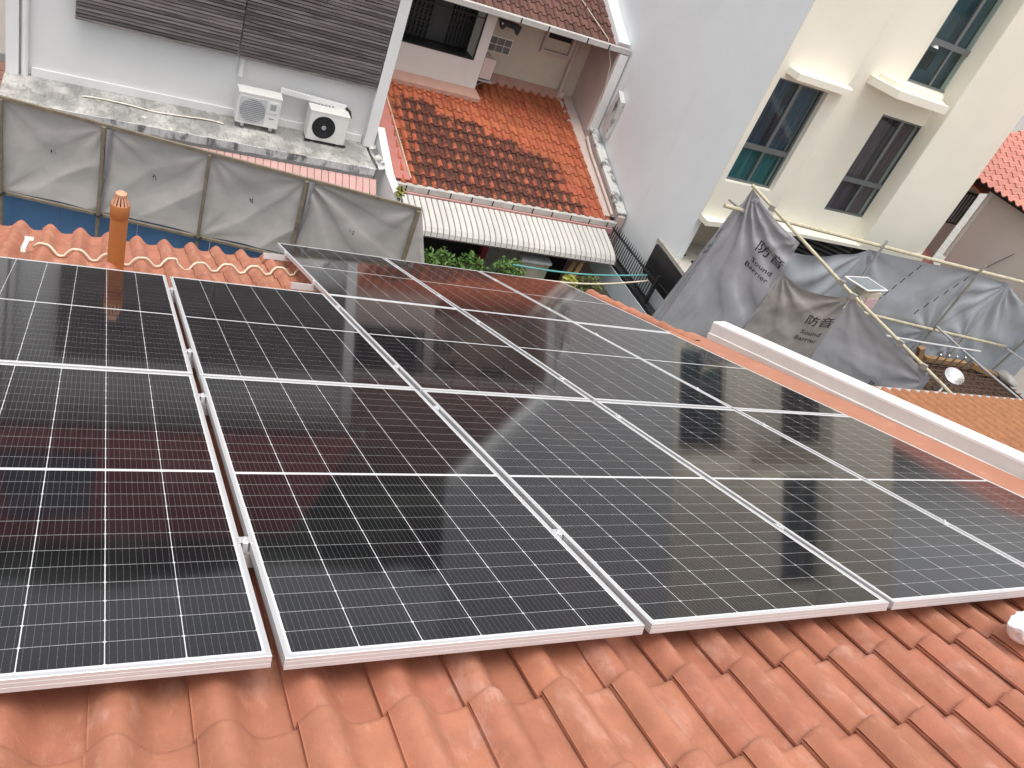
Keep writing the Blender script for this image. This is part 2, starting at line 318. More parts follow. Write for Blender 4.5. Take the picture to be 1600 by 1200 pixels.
def cell_material():
    """dark half-cut silicon behind low-iron glass; uv in metres over the cell, ten busbars run down it"""
    m = bpy.data.materials.new('solar_cell'); m.use_nodes = True; nt = m.node_tree; N = nt.nodes; L = nt.links
    b = N['Principled BSDF']; uv = N.new('ShaderNodeUVMap'); sp = N.new('ShaderNodeSeparateXYZ'); L.new(uv.outputs[0], sp.inputs[0])
    def mt(op, a, b_=None):
        n = N.new('ShaderNodeMath'); n.operation = op
        for i, q in enumerate((a, b_)):
            if q is None: continue
            if isinstance(q, (int, float)): n.inputs[i].default_value = q
            else: L.new(q, n.inputs[i])
        return n.outputs[0]
    fx = mt('ABSOLUTE', mt('SUBTRACT', mt('FRACT', mt('MULTIPLY', sp.outputs[0], 10 / 0.1799)), 0.5))
    bus = mt('LESS_THAN', fx, 0.030)
    fy = mt('ABSOLUTE', mt('SUBTRACT', mt('FRACT', mt('MULTIPLY', sp.outputs[1], 3 / 0.0908)), 0.5))
    pad = mt('MULTIPLY', mt('LESS_THAN', fx, 0.075), mt('LESS_THAN', fy, 0.02))
    fac = mt('MINIMUM', mt('ADD', mt('MULTIPLY', bus, 0.26), mt('MULTIPLY', pad, 0.30)), 1.0)
    oi = N.new('ShaderNodeObjectInfo')
    cr = N.new('ShaderNodeValToRGB'); L.new(oi.outputs['Random'], cr.inputs[0])
    cr.color_ramp.elements[0].color = (0.0075, 0.0075, 0.0095, 1); cr.color_ramp.elements[1].color = (0.013, 0.0115, 0.0135, 1)
    mx = N.new('ShaderNodeMix'); mx.data_type = 'RGBA'; L.new(fac, mx.inputs[0]); L.new(cr.outputs[0], mx.inputs[6]); mx.inputs[7].default_value = (0.30, 0.29, 0.29, 1)
    # faint dust film on the glass
    geo = N.new('ShaderNodeNewGeometry'); t = N.new('ShaderNodeTexNoise'); t.inputs['Scale'].default_value = 3.0; t.inputs['Detail'].default_value = 7; L.new(geo.outputs['Position'], t.inputs[0])
    r = N.new('ShaderNodeMapRange'); r.inputs[1].default_value = 0.45; r.inputs[2].default_value = 0.8; r.inputs[3].default_value = 0.0; r.inputs[4].default_value = 0.016; L.new(t.outputs[0], r.inputs[0])
    mx2 = N.new('ShaderNodeMix'); mx2.data_type = 'RGBA'; L.new(r.outputs[0], mx2.inputs[0]); L.new(mx.outputs[2], mx2.inputs[6]); mx2.inputs[7].default_value = (0.35, 0.33, 0.31, 1)
    L.new(mx2.outputs[2], b.inputs['Base Color'])
    b.inputs['Roughness'].default_value = 0.06; b.inputs['IOR'].default_value = 1.45
    return m
M['cell'] = cell_material()
M['backsheet'] = material('white_backsheet', (0.66, 0.67, 0.68, 1), rough=0.12, var=0.0, spec=0.45)

# ------------------------------------------------------------------ roof tile shape (shared)
PITCH, EXPO = 0.2355, 0.338
def tile_h(u):
    """height of an S-profile tile over its pan line, u metres from its left edge"""
    return 1.32 * tile_h0(u)
def tile_h0(u):
    if u < 0.0: return 0.024
    if u < 0.056: k = u / 0.056; return 0.023 + 0.033 * math.sin(k * math.pi / 2)
    if u < 0.158: k = (u - 0.056) / 0.102; return 0.028 + 0.028 * math.cos(k * math.pi)
    k = (u - 0.158) / 0.092; return 0.015 * k * k
US = [-0.004, 0.0, 0.012, 0.026, 0.040, 0.054, 0.068, 0.084, 0.100, 0.116, 0.132, 0.148, 0.166, 0.190, 0.220, 0.250]
def tile_mb(us=US, length=0.405, thick=0.026):
    mb = MB(); vs = []; uv = []; n = len(us)
    for (v, dz) in ((0.0, 0.0), (0.2, 0.017), (length - 0.018, 0.0340), (length - 0.007, 0.0340), (length, 0.0300)):
        for u in us: vs.append((u, v, tile_h(u) + dz)); uv.append((min(max(u, 0.001) / 0.2375, 1.0), v / length + 0.001))
    for u in us: vs.append((u, length, tile_h(u) + 0.0300 - thick)); uv.append((min(max(u, 0.001) / 0.2375, 1.0), 1.0))
    fs = [(r * n + i, r * n + i + 1, (r + 1) * n + i + 1, (r + 1) * n + i) for r in range(5) for i in range(n - 1)]
    o = len(vs)                                                       # left edge, turned down
    for (v, dz) in ((0.0, 0.0), (0.2, 0.017), (length, 0.0300)): vs.append((us[0], v, tile_h(us[0]) + dz - 0.010)); uv.append((0.01, v / length + 0.001))
    fs += [(0, n, o + 1, o), (n, 4 * n, o + 2, o + 1)]
    mb.add(vs, fs, uv); return mb
TILE_ME, _ = tile_mb().mesh('roof_tile', smooth=True, center=False)
LOW_US = [-.004, 0.012, 0.032, 0.054, 0.080, 0.107, 0.135, 0.16, 0.205, 0.248]

def tile_field(name, m, parent, frame, cells, jitter=0.0):
    """many tiles joined into one mesh; frame(u, v, h) -> world, cells: list of (u0, v0)"""
    src = tile_mb(LOW_US); mb = MB()
    for (u0, v0) in cells:
        mb.add([frame(u0 + v[0], v0 + v[1], v[2]) for v in src.v], src.f, src.uv)
    o = part(name, mb, m, parent, smooth=True); o['kind'] = 'stuff'; return o

# ------------------------------------------------------------------ ground
GZ = -8.2
g = part('ground', MB().add([(-400, -400, GZ), (400, -400, GZ), (400, 400, GZ), (-400, 400, GZ)], [(0, 1, 2, 3)]), M['bounce_ground']); g['kind'] = 'structure'  # mostly unseen, made pale to bounce light up onto the walls
g = part('yard_paving', B((4.6, 9.9, GZ + .004), (10.3, 17.0, GZ + .03)), M['yard']); g['kind'] = 'structure'

# ------------------------------------------------------------------ our house and its tiled roof
house = thing('terrace_house', 'house in the foreground with terracotta tile roof carrying the solar panels', 'house', (0.6, 2.0, GZ))
part('wall', MB().prism([(-4.2, -3.0, GZ), (-4.2, 5.75, GZ), (-4.2, 5.75, -2.62), (-4.2, -3.0, 0.86)], (9.6, 0, 0)), M['white_warm'], house)
part('roof_deck', MB().hexa([A(-4.3, -3.0, -.225), A(5.35, -3.0, -.225), A(5.35, 6.55, -.225), A(-4.3, 6.55, -.225)] + [A(-4.3, -3.0, -.205), A(5.35, -3.0, -.205), A(5.35, 6.55, -.205), A(-4.3, 6.55, -.205)]), M['gap'], house)
PAN_H = -0.184
def cam_px(p):
    co = SC.camera.matrix_world.inverted() @ Vector(p)
    if co.z > -0.2: return None
    f = 1277.1; return (800 + f * co.x / -co.z, 600 - f * co.y / -co.z)
def shows(u0, v0):
    ok = False
    for du in (0, .12, .2375):
        for dv in (0, .2, .4):
            p = cam_px(A(u0 + du, v0 + dv, PAN_H + .04))
            if p and -50 < p[0] < 1650 and -50 < p[1] < 1250: ok = True
    if not ok: return False
    if -1.20 < u0 + .02 and v0 > 0.10 and v0 + .34 < 4.60: return u0 > 4.45
    if u0 > 1.22 and v0 + .2 > 4.5: return u0 > 4.40
    return True
hidden = []; tiles_own = []
for k in range(-6, 21):
    for c in range(-19, 20):
        u0 = 0.265 + PITCH * c; v0 = -0.10 + EXPO * k - 0.405
        if u0 > 4.76: continue
        if u0 > 4.45 and v0 + .405 < 4.9: hidden.append((u0, v0)); continue
        (tiles_own if shows(u0, v0) else hidden).append((u0, v0))
for (u0, v0) in tiles_own[:300]:
    p = A(u0 + RND.uniform(-.003, .003), v0 + RND.uniform(-.005, .005), PAN_H + RND.uniform(-.002, .002))
    put('roof_tile', TILE_ME, p, M['tile'], house, (-SLOPE + RND.uniform(-.006, .006), RND.uniform(-.012, .012), RND.uniform(-.006, .006)))
tile_field('tile_field', M['tile'], house, lambda u, v, h: A(u, v, PAN_H + h), hidden + tiles_own[300:])
# mortar band beside the party-wall parapet
mb = MB(); NB = 40
prof = [(4.60, -.10), (4.66, -.062), (4.75, -.055), (5.08, -.050), (5.19, -.046)]
for i in range(NB):
    y0, y1 = -1.6 + 6.55 * i / NB, -1.6 + 6.55 * (i + 1) / NB
    for (xa, ha), (xb, hb) in zip(prof[:-1], prof[1:]):
        mb.add([A(xa, y0, ha), A(xb, y0, hb), A(xb, y1, hb), A(xa, y1, ha)], [(0, 1, 2, 3)])
mb.add([A(4.60, 4.95, -.2), A(4.60, 4.95, -.10), A(4.75, 4.95, -.055), A(5.19, 4.95, -.046), A(5.19, 4.95, -.2)], [(0, 1, 2, 3, 4)])
part('verge_band', mb, M['band'], house, smooth=True)
# raised verge tiles on the free edge past the parapet
for i in range(7):
    y0 = 4.58 + .305 * i; mb = MB(); vs = []
    for (yy, rr, hh) in ((0, .060, -.098), (.30, .072, -.088), (.325, .074, -.088), (.325, .058, -.088)):
        for q in range(11):
            t_ = math.pi * (q / 10 * 1.16 - .08); vs.append(A(4.955 - rr * 1.15 * math.cos(t_) + RND.uniform(-.001, .001), y0 + yy, hh + rr * math.sin(t_)))
    mb.add(vs, [(j * 11 + q, j * 11 + q + 1, j * 11 + 12 + q, j * 11 + 11 + q) for j in range(3) for q in range(10)])
    part('verge_tile', mb, M['tile'], house, smooth=True)
# parapet between the roofs: flashed inner face and capping
par = thing('parapet', 'long white parapet capping beside the solar panels with salmon band at its foot', 'parapet', A(5.38, 2, -.1))
def par_off(y): return -.062 + (y - 1.25) * 0.0205
mb = MB(); pp = [(5.188, -.10), (5.192, .006), (5.207, .014), (5.220, .106), (5.226, .112)]; ys = [-1.6 + 6.33 * i / 30 for i in range(31)]
def strip(mb, pp, ys, off):
    for y0, y1 in zip(ys[:-1], ys[1:]):
        for (xa, ha), (xb, hb) in zip(pp[:-1], pp[1:]):
            mb.add([A(xa, y0, ha + off(y0)), A(xb, y0, hb + off(y0)), A(xb, y1, hb + off(y1)), A(xa, y1, ha + off(y1))], [(0, 1, 2, 3)])
    n = len(pp); y = ys[-1]; mb.add([A(x, y, h + off(y)) for x, h in pp], [tuple(range(n))]); return mb
wob = lambda y: par_off(y) + 0.006 * noise.noise((y * 2.3, 1.7, 0))
part('flashing', strip(MB(), pp + [(5.245, .05), (5.245, -.10)], ys, wob), material('pale_flashing', (0.62, 0.61, 0.585, 1), rough=.6, var=.06, vs=3), par, smooth=True)
part('capping', strip(MB(), [(5.219, .104), (5.221, .124), (5.228, .130), (5.372, .146), (5.380, .138), (5.380, -.05)], ys, par_off), material('white_capping', (0.84, 0.84, 0.83, 1), rough=.5, var=.03), par, smooth=True)
part('wall', strip(MB(), [(5.24, -.8), (5.24, .07), (5.365, .09), (5.365, -.8)], [y - .01 for y in ys], par_off), M['white'], par)

# ------------------------------------------------------------------ solar panels
PW, PL, FH = 1.134, 2.278, 0.035
PX = {0: -0.029 - PW, 1: 0.0, 2: PW + 0.029, 3: 2 * PW + 0.055, 4: 3 * PW + 0.068}
PY = {'A': 0.0, 'B': PL + 0.022, 'C': 2 * PL + 0.030}
LIP = 0.014
def frame_mb():
    mb = MB()
    # near and far faces carry two shallow extrusion grooves
    prof = [(0.0, -FH), (0.0, -.0235), (.0016, -.0228), (.0016, -.0216), (0.0, -.0209), (0.0, -.0115), (.0016, -.0108), (.0016, -.0096), (0.0, -.0089), (0.0, -.0008), (.0008, 0.0), (LIP, 0.0), (LIP, -.0016)]
    def ring(d, z): return [(d, d, z), (PW - d, d, z), (PW - d, PL - d, z), (d, PL - d, z)]
    vs = [p for d, z in prof for p in ring(d, z)]; fs = []
    for i in range(len(prof) - 1):
        for k in range(4): fs.append((i * 4 + k, i * 4 + (k + 1) % 4, (i + 1) * 4 + (k + 1) % 4, (i + 1) * 4 + k))
    mb.add(vs, fs)
    vs = ring(0.0, -FH) + ring(0.030, -FH)
    mb.add(vs, [(k, 4 + k, 4 + (k + 1) % 4, (k + 1) % 4) for k in range(4)])
    return mb
FRAME_ME, _ = frame_mb().mesh('frame', center=False); FRAME_ME.materials.append(M['alu'])
BACK_ME, _ = MB().add([(.012, .012, -.00165), (PW - .012, .012, -.00165), (PW - .012, PL - .012, -.00165), (.012, PL - .012, -.00165)], [(0, 1, 2, 3)]).mesh('backsheet', center=False)
BACK_ME.materials.append(M['backsheet'])
CW, CH, CX, CY = 0.1799, 0.0908, 0.1823, 0.0921
def cell_geo(x, y):
    c = .0034; w, h = CW, CH
    p = [(c, 0), (w - c, 0), (w, c), (w, h - c), (w - c, h), (c, h), (0, h - c), (0, c)]
    top = [(x + a, y + b, -.0015) for a, b in p]; bot = [(x + a, y + b, -.0020) for a, b in p]
    uv = [(a + 1e-5, b + 1e-5) for a, b in p]
    return top + bot, [tuple(range(8))] + [(i + 8, (i + 1) % 8 + 8, (i + 1) % 8, i) for i in range(8)], uv + uv
CELL_ME, _ = MB().add(*cell_geo(-CW / 2, -CH / 2)).mesh('cell', center=False); CELL_ME.materials.append(M['cell'])
def cell_spots():
    x0 = (PW - 6 * CX) / 2 + (CX - CW) / 2; half = (PL - 2 * .0245 - .018) / 2
    for r in range(24):
        y0 = .0245 + (r * CY if r < 12 else half + .018 + (r - 12) * CY) + (CY - CH) / 2
        for c in range(6): yield x0 + c * CX, y0
gm = MB()
for x, y in cell_spots(): gm.add(*cell_geo(x, y))
GRID_ME, _ = gm.mesh('cell_grid', center=False); GRID_ME.materials.append(M['cell'])
PRX = Euler((-SLOPE, 0, 0))
col_words = {0: 'against the left picture edge', 1: 'second column from the left', 2: 'third column from the left', 3: 'fourth column from the left', 4: 'column along the white parapet'}
row_words = {'A': 'nearest row over the bare front tiles', 'B': 'middle row', 'C': 'far row at the eave'}
for row in 'ABC':
    for c in range(5):
        if row == 'C' and c < 2: continue
        lab = {('A', 0): 'front solar panel cut off by the left picture edge, left of the wide gap', ('A', 1): 'front solar panel just right of the wide dark gap',
               ('A', 2): 'front solar panel in the middle of the nearest row', ('A', 3): 'front solar panel right of the middle, above the bare tiles',
               ('A', 4): 'front solar panel cut off by the right picture edge beside the parapet',
               ('B', 0): 'middle row solar panel that mirrors the orange vent pipe', ('B', 1): 'middle row solar panel below the cable on bare tiles',
               ('B', 2): 'middle row solar panel in the third column, below the far left panel', ('B', 3): 'middle row solar panel in the fourth column, centre of the array',
               ('B', 4): 'middle row solar panel beside the start of the white parapet',
               ('C', 2): 'far row solar panel with two bare rail ends at its left', ('C', 3): 'far row solar panel between its two neighbours at the eave',
               ('C', 4): 'far row solar panel at the far right corner beside bare orange tiles'}[(row, c)]
        dy = 0.018 if c == 0 else 0.0
        p = A(PX[c], PY[row] + dy, RND.uniform(-.0012, .0012))
        t = thing('solar_module', lab, 'solar panel', p, 'solar panels on the tiled roof')
        t.rotation_euler = (-SLOPE + RND.uniform(-.0012, .0012), RND.uniform(-.0012, .0012), 0)
        put('frame', FRAME_ME, (0, 0, 0), None, t, None, True)
        put('backsheet', BACK_ME, (0, 0, 0), None, t, None, True)
        if row == 'C':
            put('cell_grid', GRID_ME, (0, 0, 0), None, t, None, True)['kind'] = 'stuff'
        else:
            for x, y in cell_spots():
                put('cell', CELL_ME, (x + CW / 2 + RND.uniform(-.0004, .0004), y + CH / 2, 0), None, t, None, True)
# rails with their clamps
def rail(y, x0, x1, lab, gaps):
    t = thing('mounting_rail', lab, 'rail', A(x0, y, -.075), 'mounting rails under the panels')
    mb = MB(); h0, h1 = -.088, -.0365
    pr = [(-.02, h0), (.02, h0), (.02, h1), (.007, h1), (.007, h1 - .012), (-.007, h1 - .012), (-.007, h1), (-.02, h1)]
    mb.prism([A(x0, y + a, b) for a, b in pr], A(x1, y, 0) - A(x0, y, 0)); part('rail_bar', mb, M['alu'], t)
    for gx, gw in gaps:
        m2 = MB()
        m2.hexa([A(gx + a, y + b, h) for h in (.0005, .0035) for a, b in ((-gw / 2 - .007, -.018), (gw / 2 + .007, -.018), (gw / 2 + .007, .018), (-gw / 2 - .007, .018))])
        m2.hexa([A(gx + a, y + b, h) for h in (-.034, .0005) for a, b in ((-.008, -.022), (.008, -.022), (.008, .022), (-.008, .022))])
        m2.tube([A(gx, y, .004), A(gx, y, .011)], .0075, 6); m2.tube([A(gx, y, .011), A(gx, y, .013)], .004, 6)
        part('clamp', m2, M['alu'], t)
    return t
G4 = [(-.0145, .029), (PW + .0145, .029), (2 * PW + .042, .026), (3 * PW + .0615, .013)]
for y, w in ((.62, 'front rail under the nearest panel row'), (1.99, 'rail under the upper part of the nearest panel row'), (2.70, 'rail just past the first panel joint'), (4.16, 'rail under the far part of the middle panel row')):
    rail(y, -1.26, 4.58, 'aluminium ' + w, G4)
G2 = [(2 * PW + .042, .026), (3 * PW + .0615, .013), (PW + .024, .008)]
rail(5.07, .975, 4.58, 'aluminium rail poking out left of the far panel row, nearer of two', G2)
rail(6.37, .955, 4.58, 'aluminium rail end poking out left of the far panel row, by the eave', G2)

# ------------------------------------------------------------------ vent pipe, cable, bag
vp = thing('vent_pipe', 'orange vertical vent pipe with pale louvred cap standing on the roof tiles', 'vent pipe', (-.347, 4.9, -2.08))
cx, cy = -.347, 4.9
part('pipe', MB().lathe([(.062, -.70), (.062, 0.0)], (cx, cy, -1.585), 28), M['vent'], vp, smooth=True)
part('collar', MB().lathe([(.063, -.03), (.068, -.022), (.068, .075), (.064, .085), (.04, .085)], (cx, cy, -1.57), 28), M['vent'], vp, smooth=True)
mb = MB()
for k in range(14):
    a = 2 * math.pi * k / 14; u = Vector((math.cos(a), math.sin(a), 0)); w = Vector((-math.sin(a), math.cos(a), 0))
    p0 = Vector((cx, cy, -1.487)) + u * .066; p1 = Vector((cx, cy, -1.418)) + u * .040
    mb.add([p0 - w * .009, p0 + w * .009, p1 + w * .0055, p1 - w * .0055, p0 - w * .009 - u * .008, p0 + w * .009 - u * .008, p1 + w * .0055 - u * .008, p1 - w * .0055 - u * .008], [(0, 1, 2, 3), (7, 6, 5, 4), (0, 3, 7, 4), (1, 5, 6, 2)])
part('louvre', mb, M['ventcap'], vp)
part('cap', MB().lathe([(.042, 0.0), (.044, .006), (.040, .022), (.026, .032), (.0, .034)], (cx, cy, -1.420), 24), M['ventcap'], vp, smooth=True)
part('core', MB().lathe([(.052, 0.0), (.030, .065)], (cx, cy, -1.486), 20), M['dark'], vp)

def surf_h(x, y):
    """height of the tiled surface at roof coordinates"""
    u = (x - .265) % PITCH; k = math.ceil((y + .10) / EXPO - 1e-6); v = y - (-0.10 + EXPO * k - .405)
    return PAN_H + tile_h(u) + .034 * v / .4
pts = []
for i in range(150):
    s = i / 149; x = -.93 + 2.20 * s; y = 5.55 + .42 * max(0, s - .35) / .65 + .02 * math.sin(x * 5) + .05 * math.exp(-((s) / .05) ** 2)
    hs = max(surf_h(x + d, y) for d in (-.02, 0, .02)); pts.append(A(x, y, hs + .012))
tag(part('cable', MB().tube(pts, .0105, 8), M['cable'], smooth='all'), 'cream cable snaking over the rolls of the terracotta tiles', 'cable')
br = thing('cable_bracket', 'short white metal upright where the cable starts at left', 'bracket', A(-.97, 5.4, -.08))
part('bracket_plate', MB().hexa([A(-.985 + a, 5.22 + b, h) for h in (-.075, -.045) for a, b in ((0, 0), (.03, 0), (.03, .36), (0, .36))]), M['white'], br)
part('bracket_clip', MB().hexa([A(-.985 + a, 5.55 + b, h) for h in (-.045, -.02) for a, b in ((0, 0), (.06, 0), (.06, .03), (0, .03))]), M['white'], br)
pts = [A(-1.5 + .075 * i, 5.02 - .003 * i + .012 * math.sin(i * 1.7), surf_h(-1.5 + .075 * i, 5.02) + .006) for i in range(15)]
tag(part('thin_wire', MB().tube(pts, .004, 6), material('brown_wire', (.14, .045, .03, 1), rough=.5), smooth='all'), 'thin red-brown wire along the top edge of the left panels', 'wire')
mb = MB()
def bagfn(s, t):
    a = 2 * math.pi * s; r = math.sin(math.pi * min(max(t, .001), .999)) ; hh = math.cos(math.pi * t)
    p = Vector((r * math.cos(a) * .26, r * math.sin(a) * .115, .07 * hh + .055 * (1 - abs(hh))))
    q = Vector((p.x * 9, p.y * 9, p.z * 9)); d = noise.noise(q * .8) * .034 - abs(noise.noise(q * 1.6)) * .030 - abs(noise.noise(q * 3.9)) * .007
    p *= 1 + d * 6; w = A(3.03 + p.x, -.215 + p.y * .8, PAN_H + .125 + p.z * .9); return w
mb.grid(bagfn, 90, 44)
tag(part('plastic_bag', mb, M['bag'], smooth='all'), 'crumpled white plastic bag lying on the tiles at the right edge', 'bag')

# ------------------------------------------------------------------ neighbour's roof beyond the parapet
nb = thing('neighbour_house', 'neighbouring house with bright orange tile roof beyond the white parapet', 'house', (10, 3, GZ))
NZ = -3.47
def NF(u, v, h): return Vector((u, v * CS + h * SN, NZ + 6.0 * TN - v * SN + h * CS))
part('wall', MB().prism([(5.62, -2.5, GZ), (5.62, 5.6, GZ), (5.62, 5.6, NZ - .15), (5.62, -2.5, NZ + 2.95)], (13, 0, 0)), M['white_warm'], nb)
tile_field('tile_field', M['tile_orange'], nb, lambda u, v, h: NF(u, v, h * 1.7 - .08), [(5.6 + PITCH * c, 6.42 - EXPO * k - .405) for k in range(18) for c in range(52)])
part('gutter', B((5.5, 5.98, NZ - .14), (18.4, 6.11, NZ + .02)), M['greygutter'], nb)

# ------------------------------------------------------------------ white house opposite, left
h1 = thing('white_house', 'white house opposite with grey timber slat screen and stained concrete ledge', 'house', (1.2, 15, GZ))
part('wall', B((-2.02, 14.5, -4.7), (4.40, 19.5, -0.55)), M['facade'], h1)
part('lower_wall', B((-2.02, 13.9, GZ), (4.40, 19.5, -4.74)), M['white'], h1)
part('skirting', B((-1.64, 14.45, -4.60), (4.13, 14.498, -4.46)), M['white'], h1)
part('pilaster', B((4.15, 14.30, -4.60), (4.36, 14.497, -0.55)), M['white'], h1)
part('pilaster', B((-2.0, 14.36, -4.60), (-1.82, 14.497, -0.55)), M['white'], h1)
part('downpipe', MB().tube([(-1.735, 14.42, -4.6), (-1.735, 14.42, -.6)], .052, 14), M['white'], h1, smooth=True)
# timber slat screen in two leaves
for (xa, xb) in ((-1.02, 1.545), (1.575, 4.13)):
    part('screen_backing', B((xa + .02, 14.40, -3.41), (xb - .02, 14.43, -1.74)), M['gap'], h1)
    for x in (xa + .02, (xa + xb) / 2, xb - .05):
        part('batten', B((x, 14.345, -3.42), (x + .04, 14.398, -1.73)), M['slat'], h1)
    for i in range(29):
        z = -3.425 + i * .0595; d = RND.uniform(-.004, .004)
        part('slat', B((xa, 14.302 + d, z + RND.uniform(-.003, .003)), (xb, 14.340 + d, z + .044)), M['slat'], h1)
part('trunking', MB().bar((2.40, 14.38, -3.87), (3.66, 14.38, -3.93), .07, .09), M['white'], h1)
part('conduit', MB().tube([(1.66, 14.44, -3.80), (1.66, 14.44, -3.43)], .045, 10), M['white'], h1, smooth=True)
part('hose', MB().tube([(3.66, 14.36, -3.93), (3.73, 14.30, -3.97), (3.75, 14.22, -4.06)], .03, 8), M['black'], h1, smooth=True)
# stained ledge, its fascia and the pink awning below
def ledge(s, t):
    x0, x1 = -2.02, 4.24 - .10 * t; x = x0 + (x1 - x0) * s; y = 13.30 + 1.198 * t
    return (x, y, -4.60 + .012 * noise.noise((x * 1.7, y * 2, 0)))
mb = MB().grid(ledge, 60, 12); mb.box((-2.02, 13.31, -4.73), (4.22, 14.49, -4.615))
part('ledge', mb, M['stained'], h1)
mb = MB()
for i in range(50):
    x = -2.0 + 6.2 * i / 50; d = RND.uniform(0, .012); mb.box((x, 13.296 - d, -4.735 + RND.uniform(-.01, .01)), (x + .121, 13.312, -4.592))
part('fascia', mb, M['mould'], h1)
part('ledge_patch', MB().grid(lambda s, t: (-.85 + 2.3 * s, 13.95 + .05 * math.sin(9 * s) + .05 * t, -4.575 + .004 * math.sin(23 * s)), 30, 2), material('pale_mortar', (.72, .68, .60, 1), rough=.9, var=.2, vs=9), h1)
for i in range(46):
    x = -1.9 + .134 * i
    mb = MB(); pr = [(13.24, -4.775), (13.22, -4.80), (12.86, -5.12), (12.80, -5.22)]
    for (ya, za), (yb, zb) in zip(pr[:-1], pr[1:]):
        mb.add([(x, ya, za), (x + .118, ya, za), (x + .118, yb, zb), (x, yb, zb)], [(0, 1, 2, 3)])
        mb.add([(x + .118, ya, za), (x + .130, ya, za - .02), (x + .130, yb, zb - .02), (x + .118, yb, zb)], [(0, 1, 2, 3)])
    part('awning_strip', mb, M['pinkawn'], h1)
part('party_wall', MB().prism([(4.42, 14.6, GZ), (4.42, 14.6, -4.25), (4.42, 13.3, -4.62), (4.42, 12.5, -4.66), (4.42, 12.35, -5.3), (4.42, 12.35, GZ)], (.16, 0, 0)), M['white'], h1)
part('party_wall_stain', MB().grid(lambda s, t: (4.27 + .14 * s + .02 * math.sin(t * 7), 13.32 + 1.1 * t, -4.592 + .05 * s * s), 6, 16), M['mould'], h1)
# roof of the white house (above the picture, seen in the glass of the panels)
part('roof_eave', B((-2.25, 13.95, -.60), (4.55, 14.2, -.46)), M['white'], h1)
T28 = math.radians(25)
def H1F(u, v, h): return Vector((u, 13.9 + v * math.cos(T28) - h * math.sin(T28), -.46 + v * math.sin(T28) + h * math.cos(T28)))
M['tile_maroon'] = tile_material('maroon_clay', (0.21, 0.040, 0.036, 1), (0.3, 0.12, 0.10, 1), 0.3)
tile_field('tile_field', M['tile_maroon'], h1, lambda u, v, h: H1F(u, -v, h), [(-2.2 + PITCH * c, -(EXPO * k) - .30) for k in range(18) for c in range(28)])
part('roof_slab', MB().hexa([H1F(-2.2, 0, -.1), H1F(4.5, 0, -.1), H1F(4.5, 6.2, -.1), H1F(-2.2, 6.2, -.1)] + [H1F(-2.2, 0, -.02), H1F(4.5, 0, -.02), H1F(4.5, 6.2, -.02), H1F(-2.2, 6.2, -.02)]), M['gap'], h1)
part('added_skylight', MB().hexa([H1F(-1.75, .9, -.02), H1F(-.25, .9, -.02), H1F(-.25, 4.2, -.02), H1F(-1.75, 4.2, -.02)] + [H1F(-1.75, .9, .12), H1F(-.25, .9, .12), H1F(-.25, 4.2, .12), H1F(-1.75, 4.2, .12)]), material('added_skylight_glass', (.012, .016, .035, 1), rough=.2, var=.1), h1)  # unseen, added so that a dark blue patch mirrors in the panels
# house at the far left edge
h0 = thing('beige_house', 'sliver of beige house with reddish roof at the left picture edge', 'house', (-4, 16, GZ))
part('wall', B((-7.5, 15.6, GZ), (-2.1, 20, 0.5)), material('warm_pale_render', (.74, .69, .62, 1), rough=.8, var=.06), h0)
part('skirting', B((-7.4, 15.54, -4.92), (-2.08, 15.598, -4.76)), M['acgrey'], h0)
for k in range(7):
    part('roof_board', MB().hexa([(-7.4, 15.53 - .22 * k, -4.93 - .075 * k), (-2.1, 15.53 - .22 * k, -4.93 - .075 * k), (-2.1, 15.33 - .22 * k, -5.0 - .075 * k), (-7.4, 15.33 - .22 * k, -5.0 - .075 * k)] + [(-7.4, 15.53 - .22 * k, -4.90 - .075 * k), (-2.1, 15.53 - .22 * k, -4.90 - .075 * k), (-2.1, 15.33 - .22 * k, -4.97 - .075 * k), (-7.4, 15.33 - .22 * k, -4.97 - .075 * k)]), material('faded_red_board', (.30, .155, .125, 1), rough=.8, var=.15), h0)

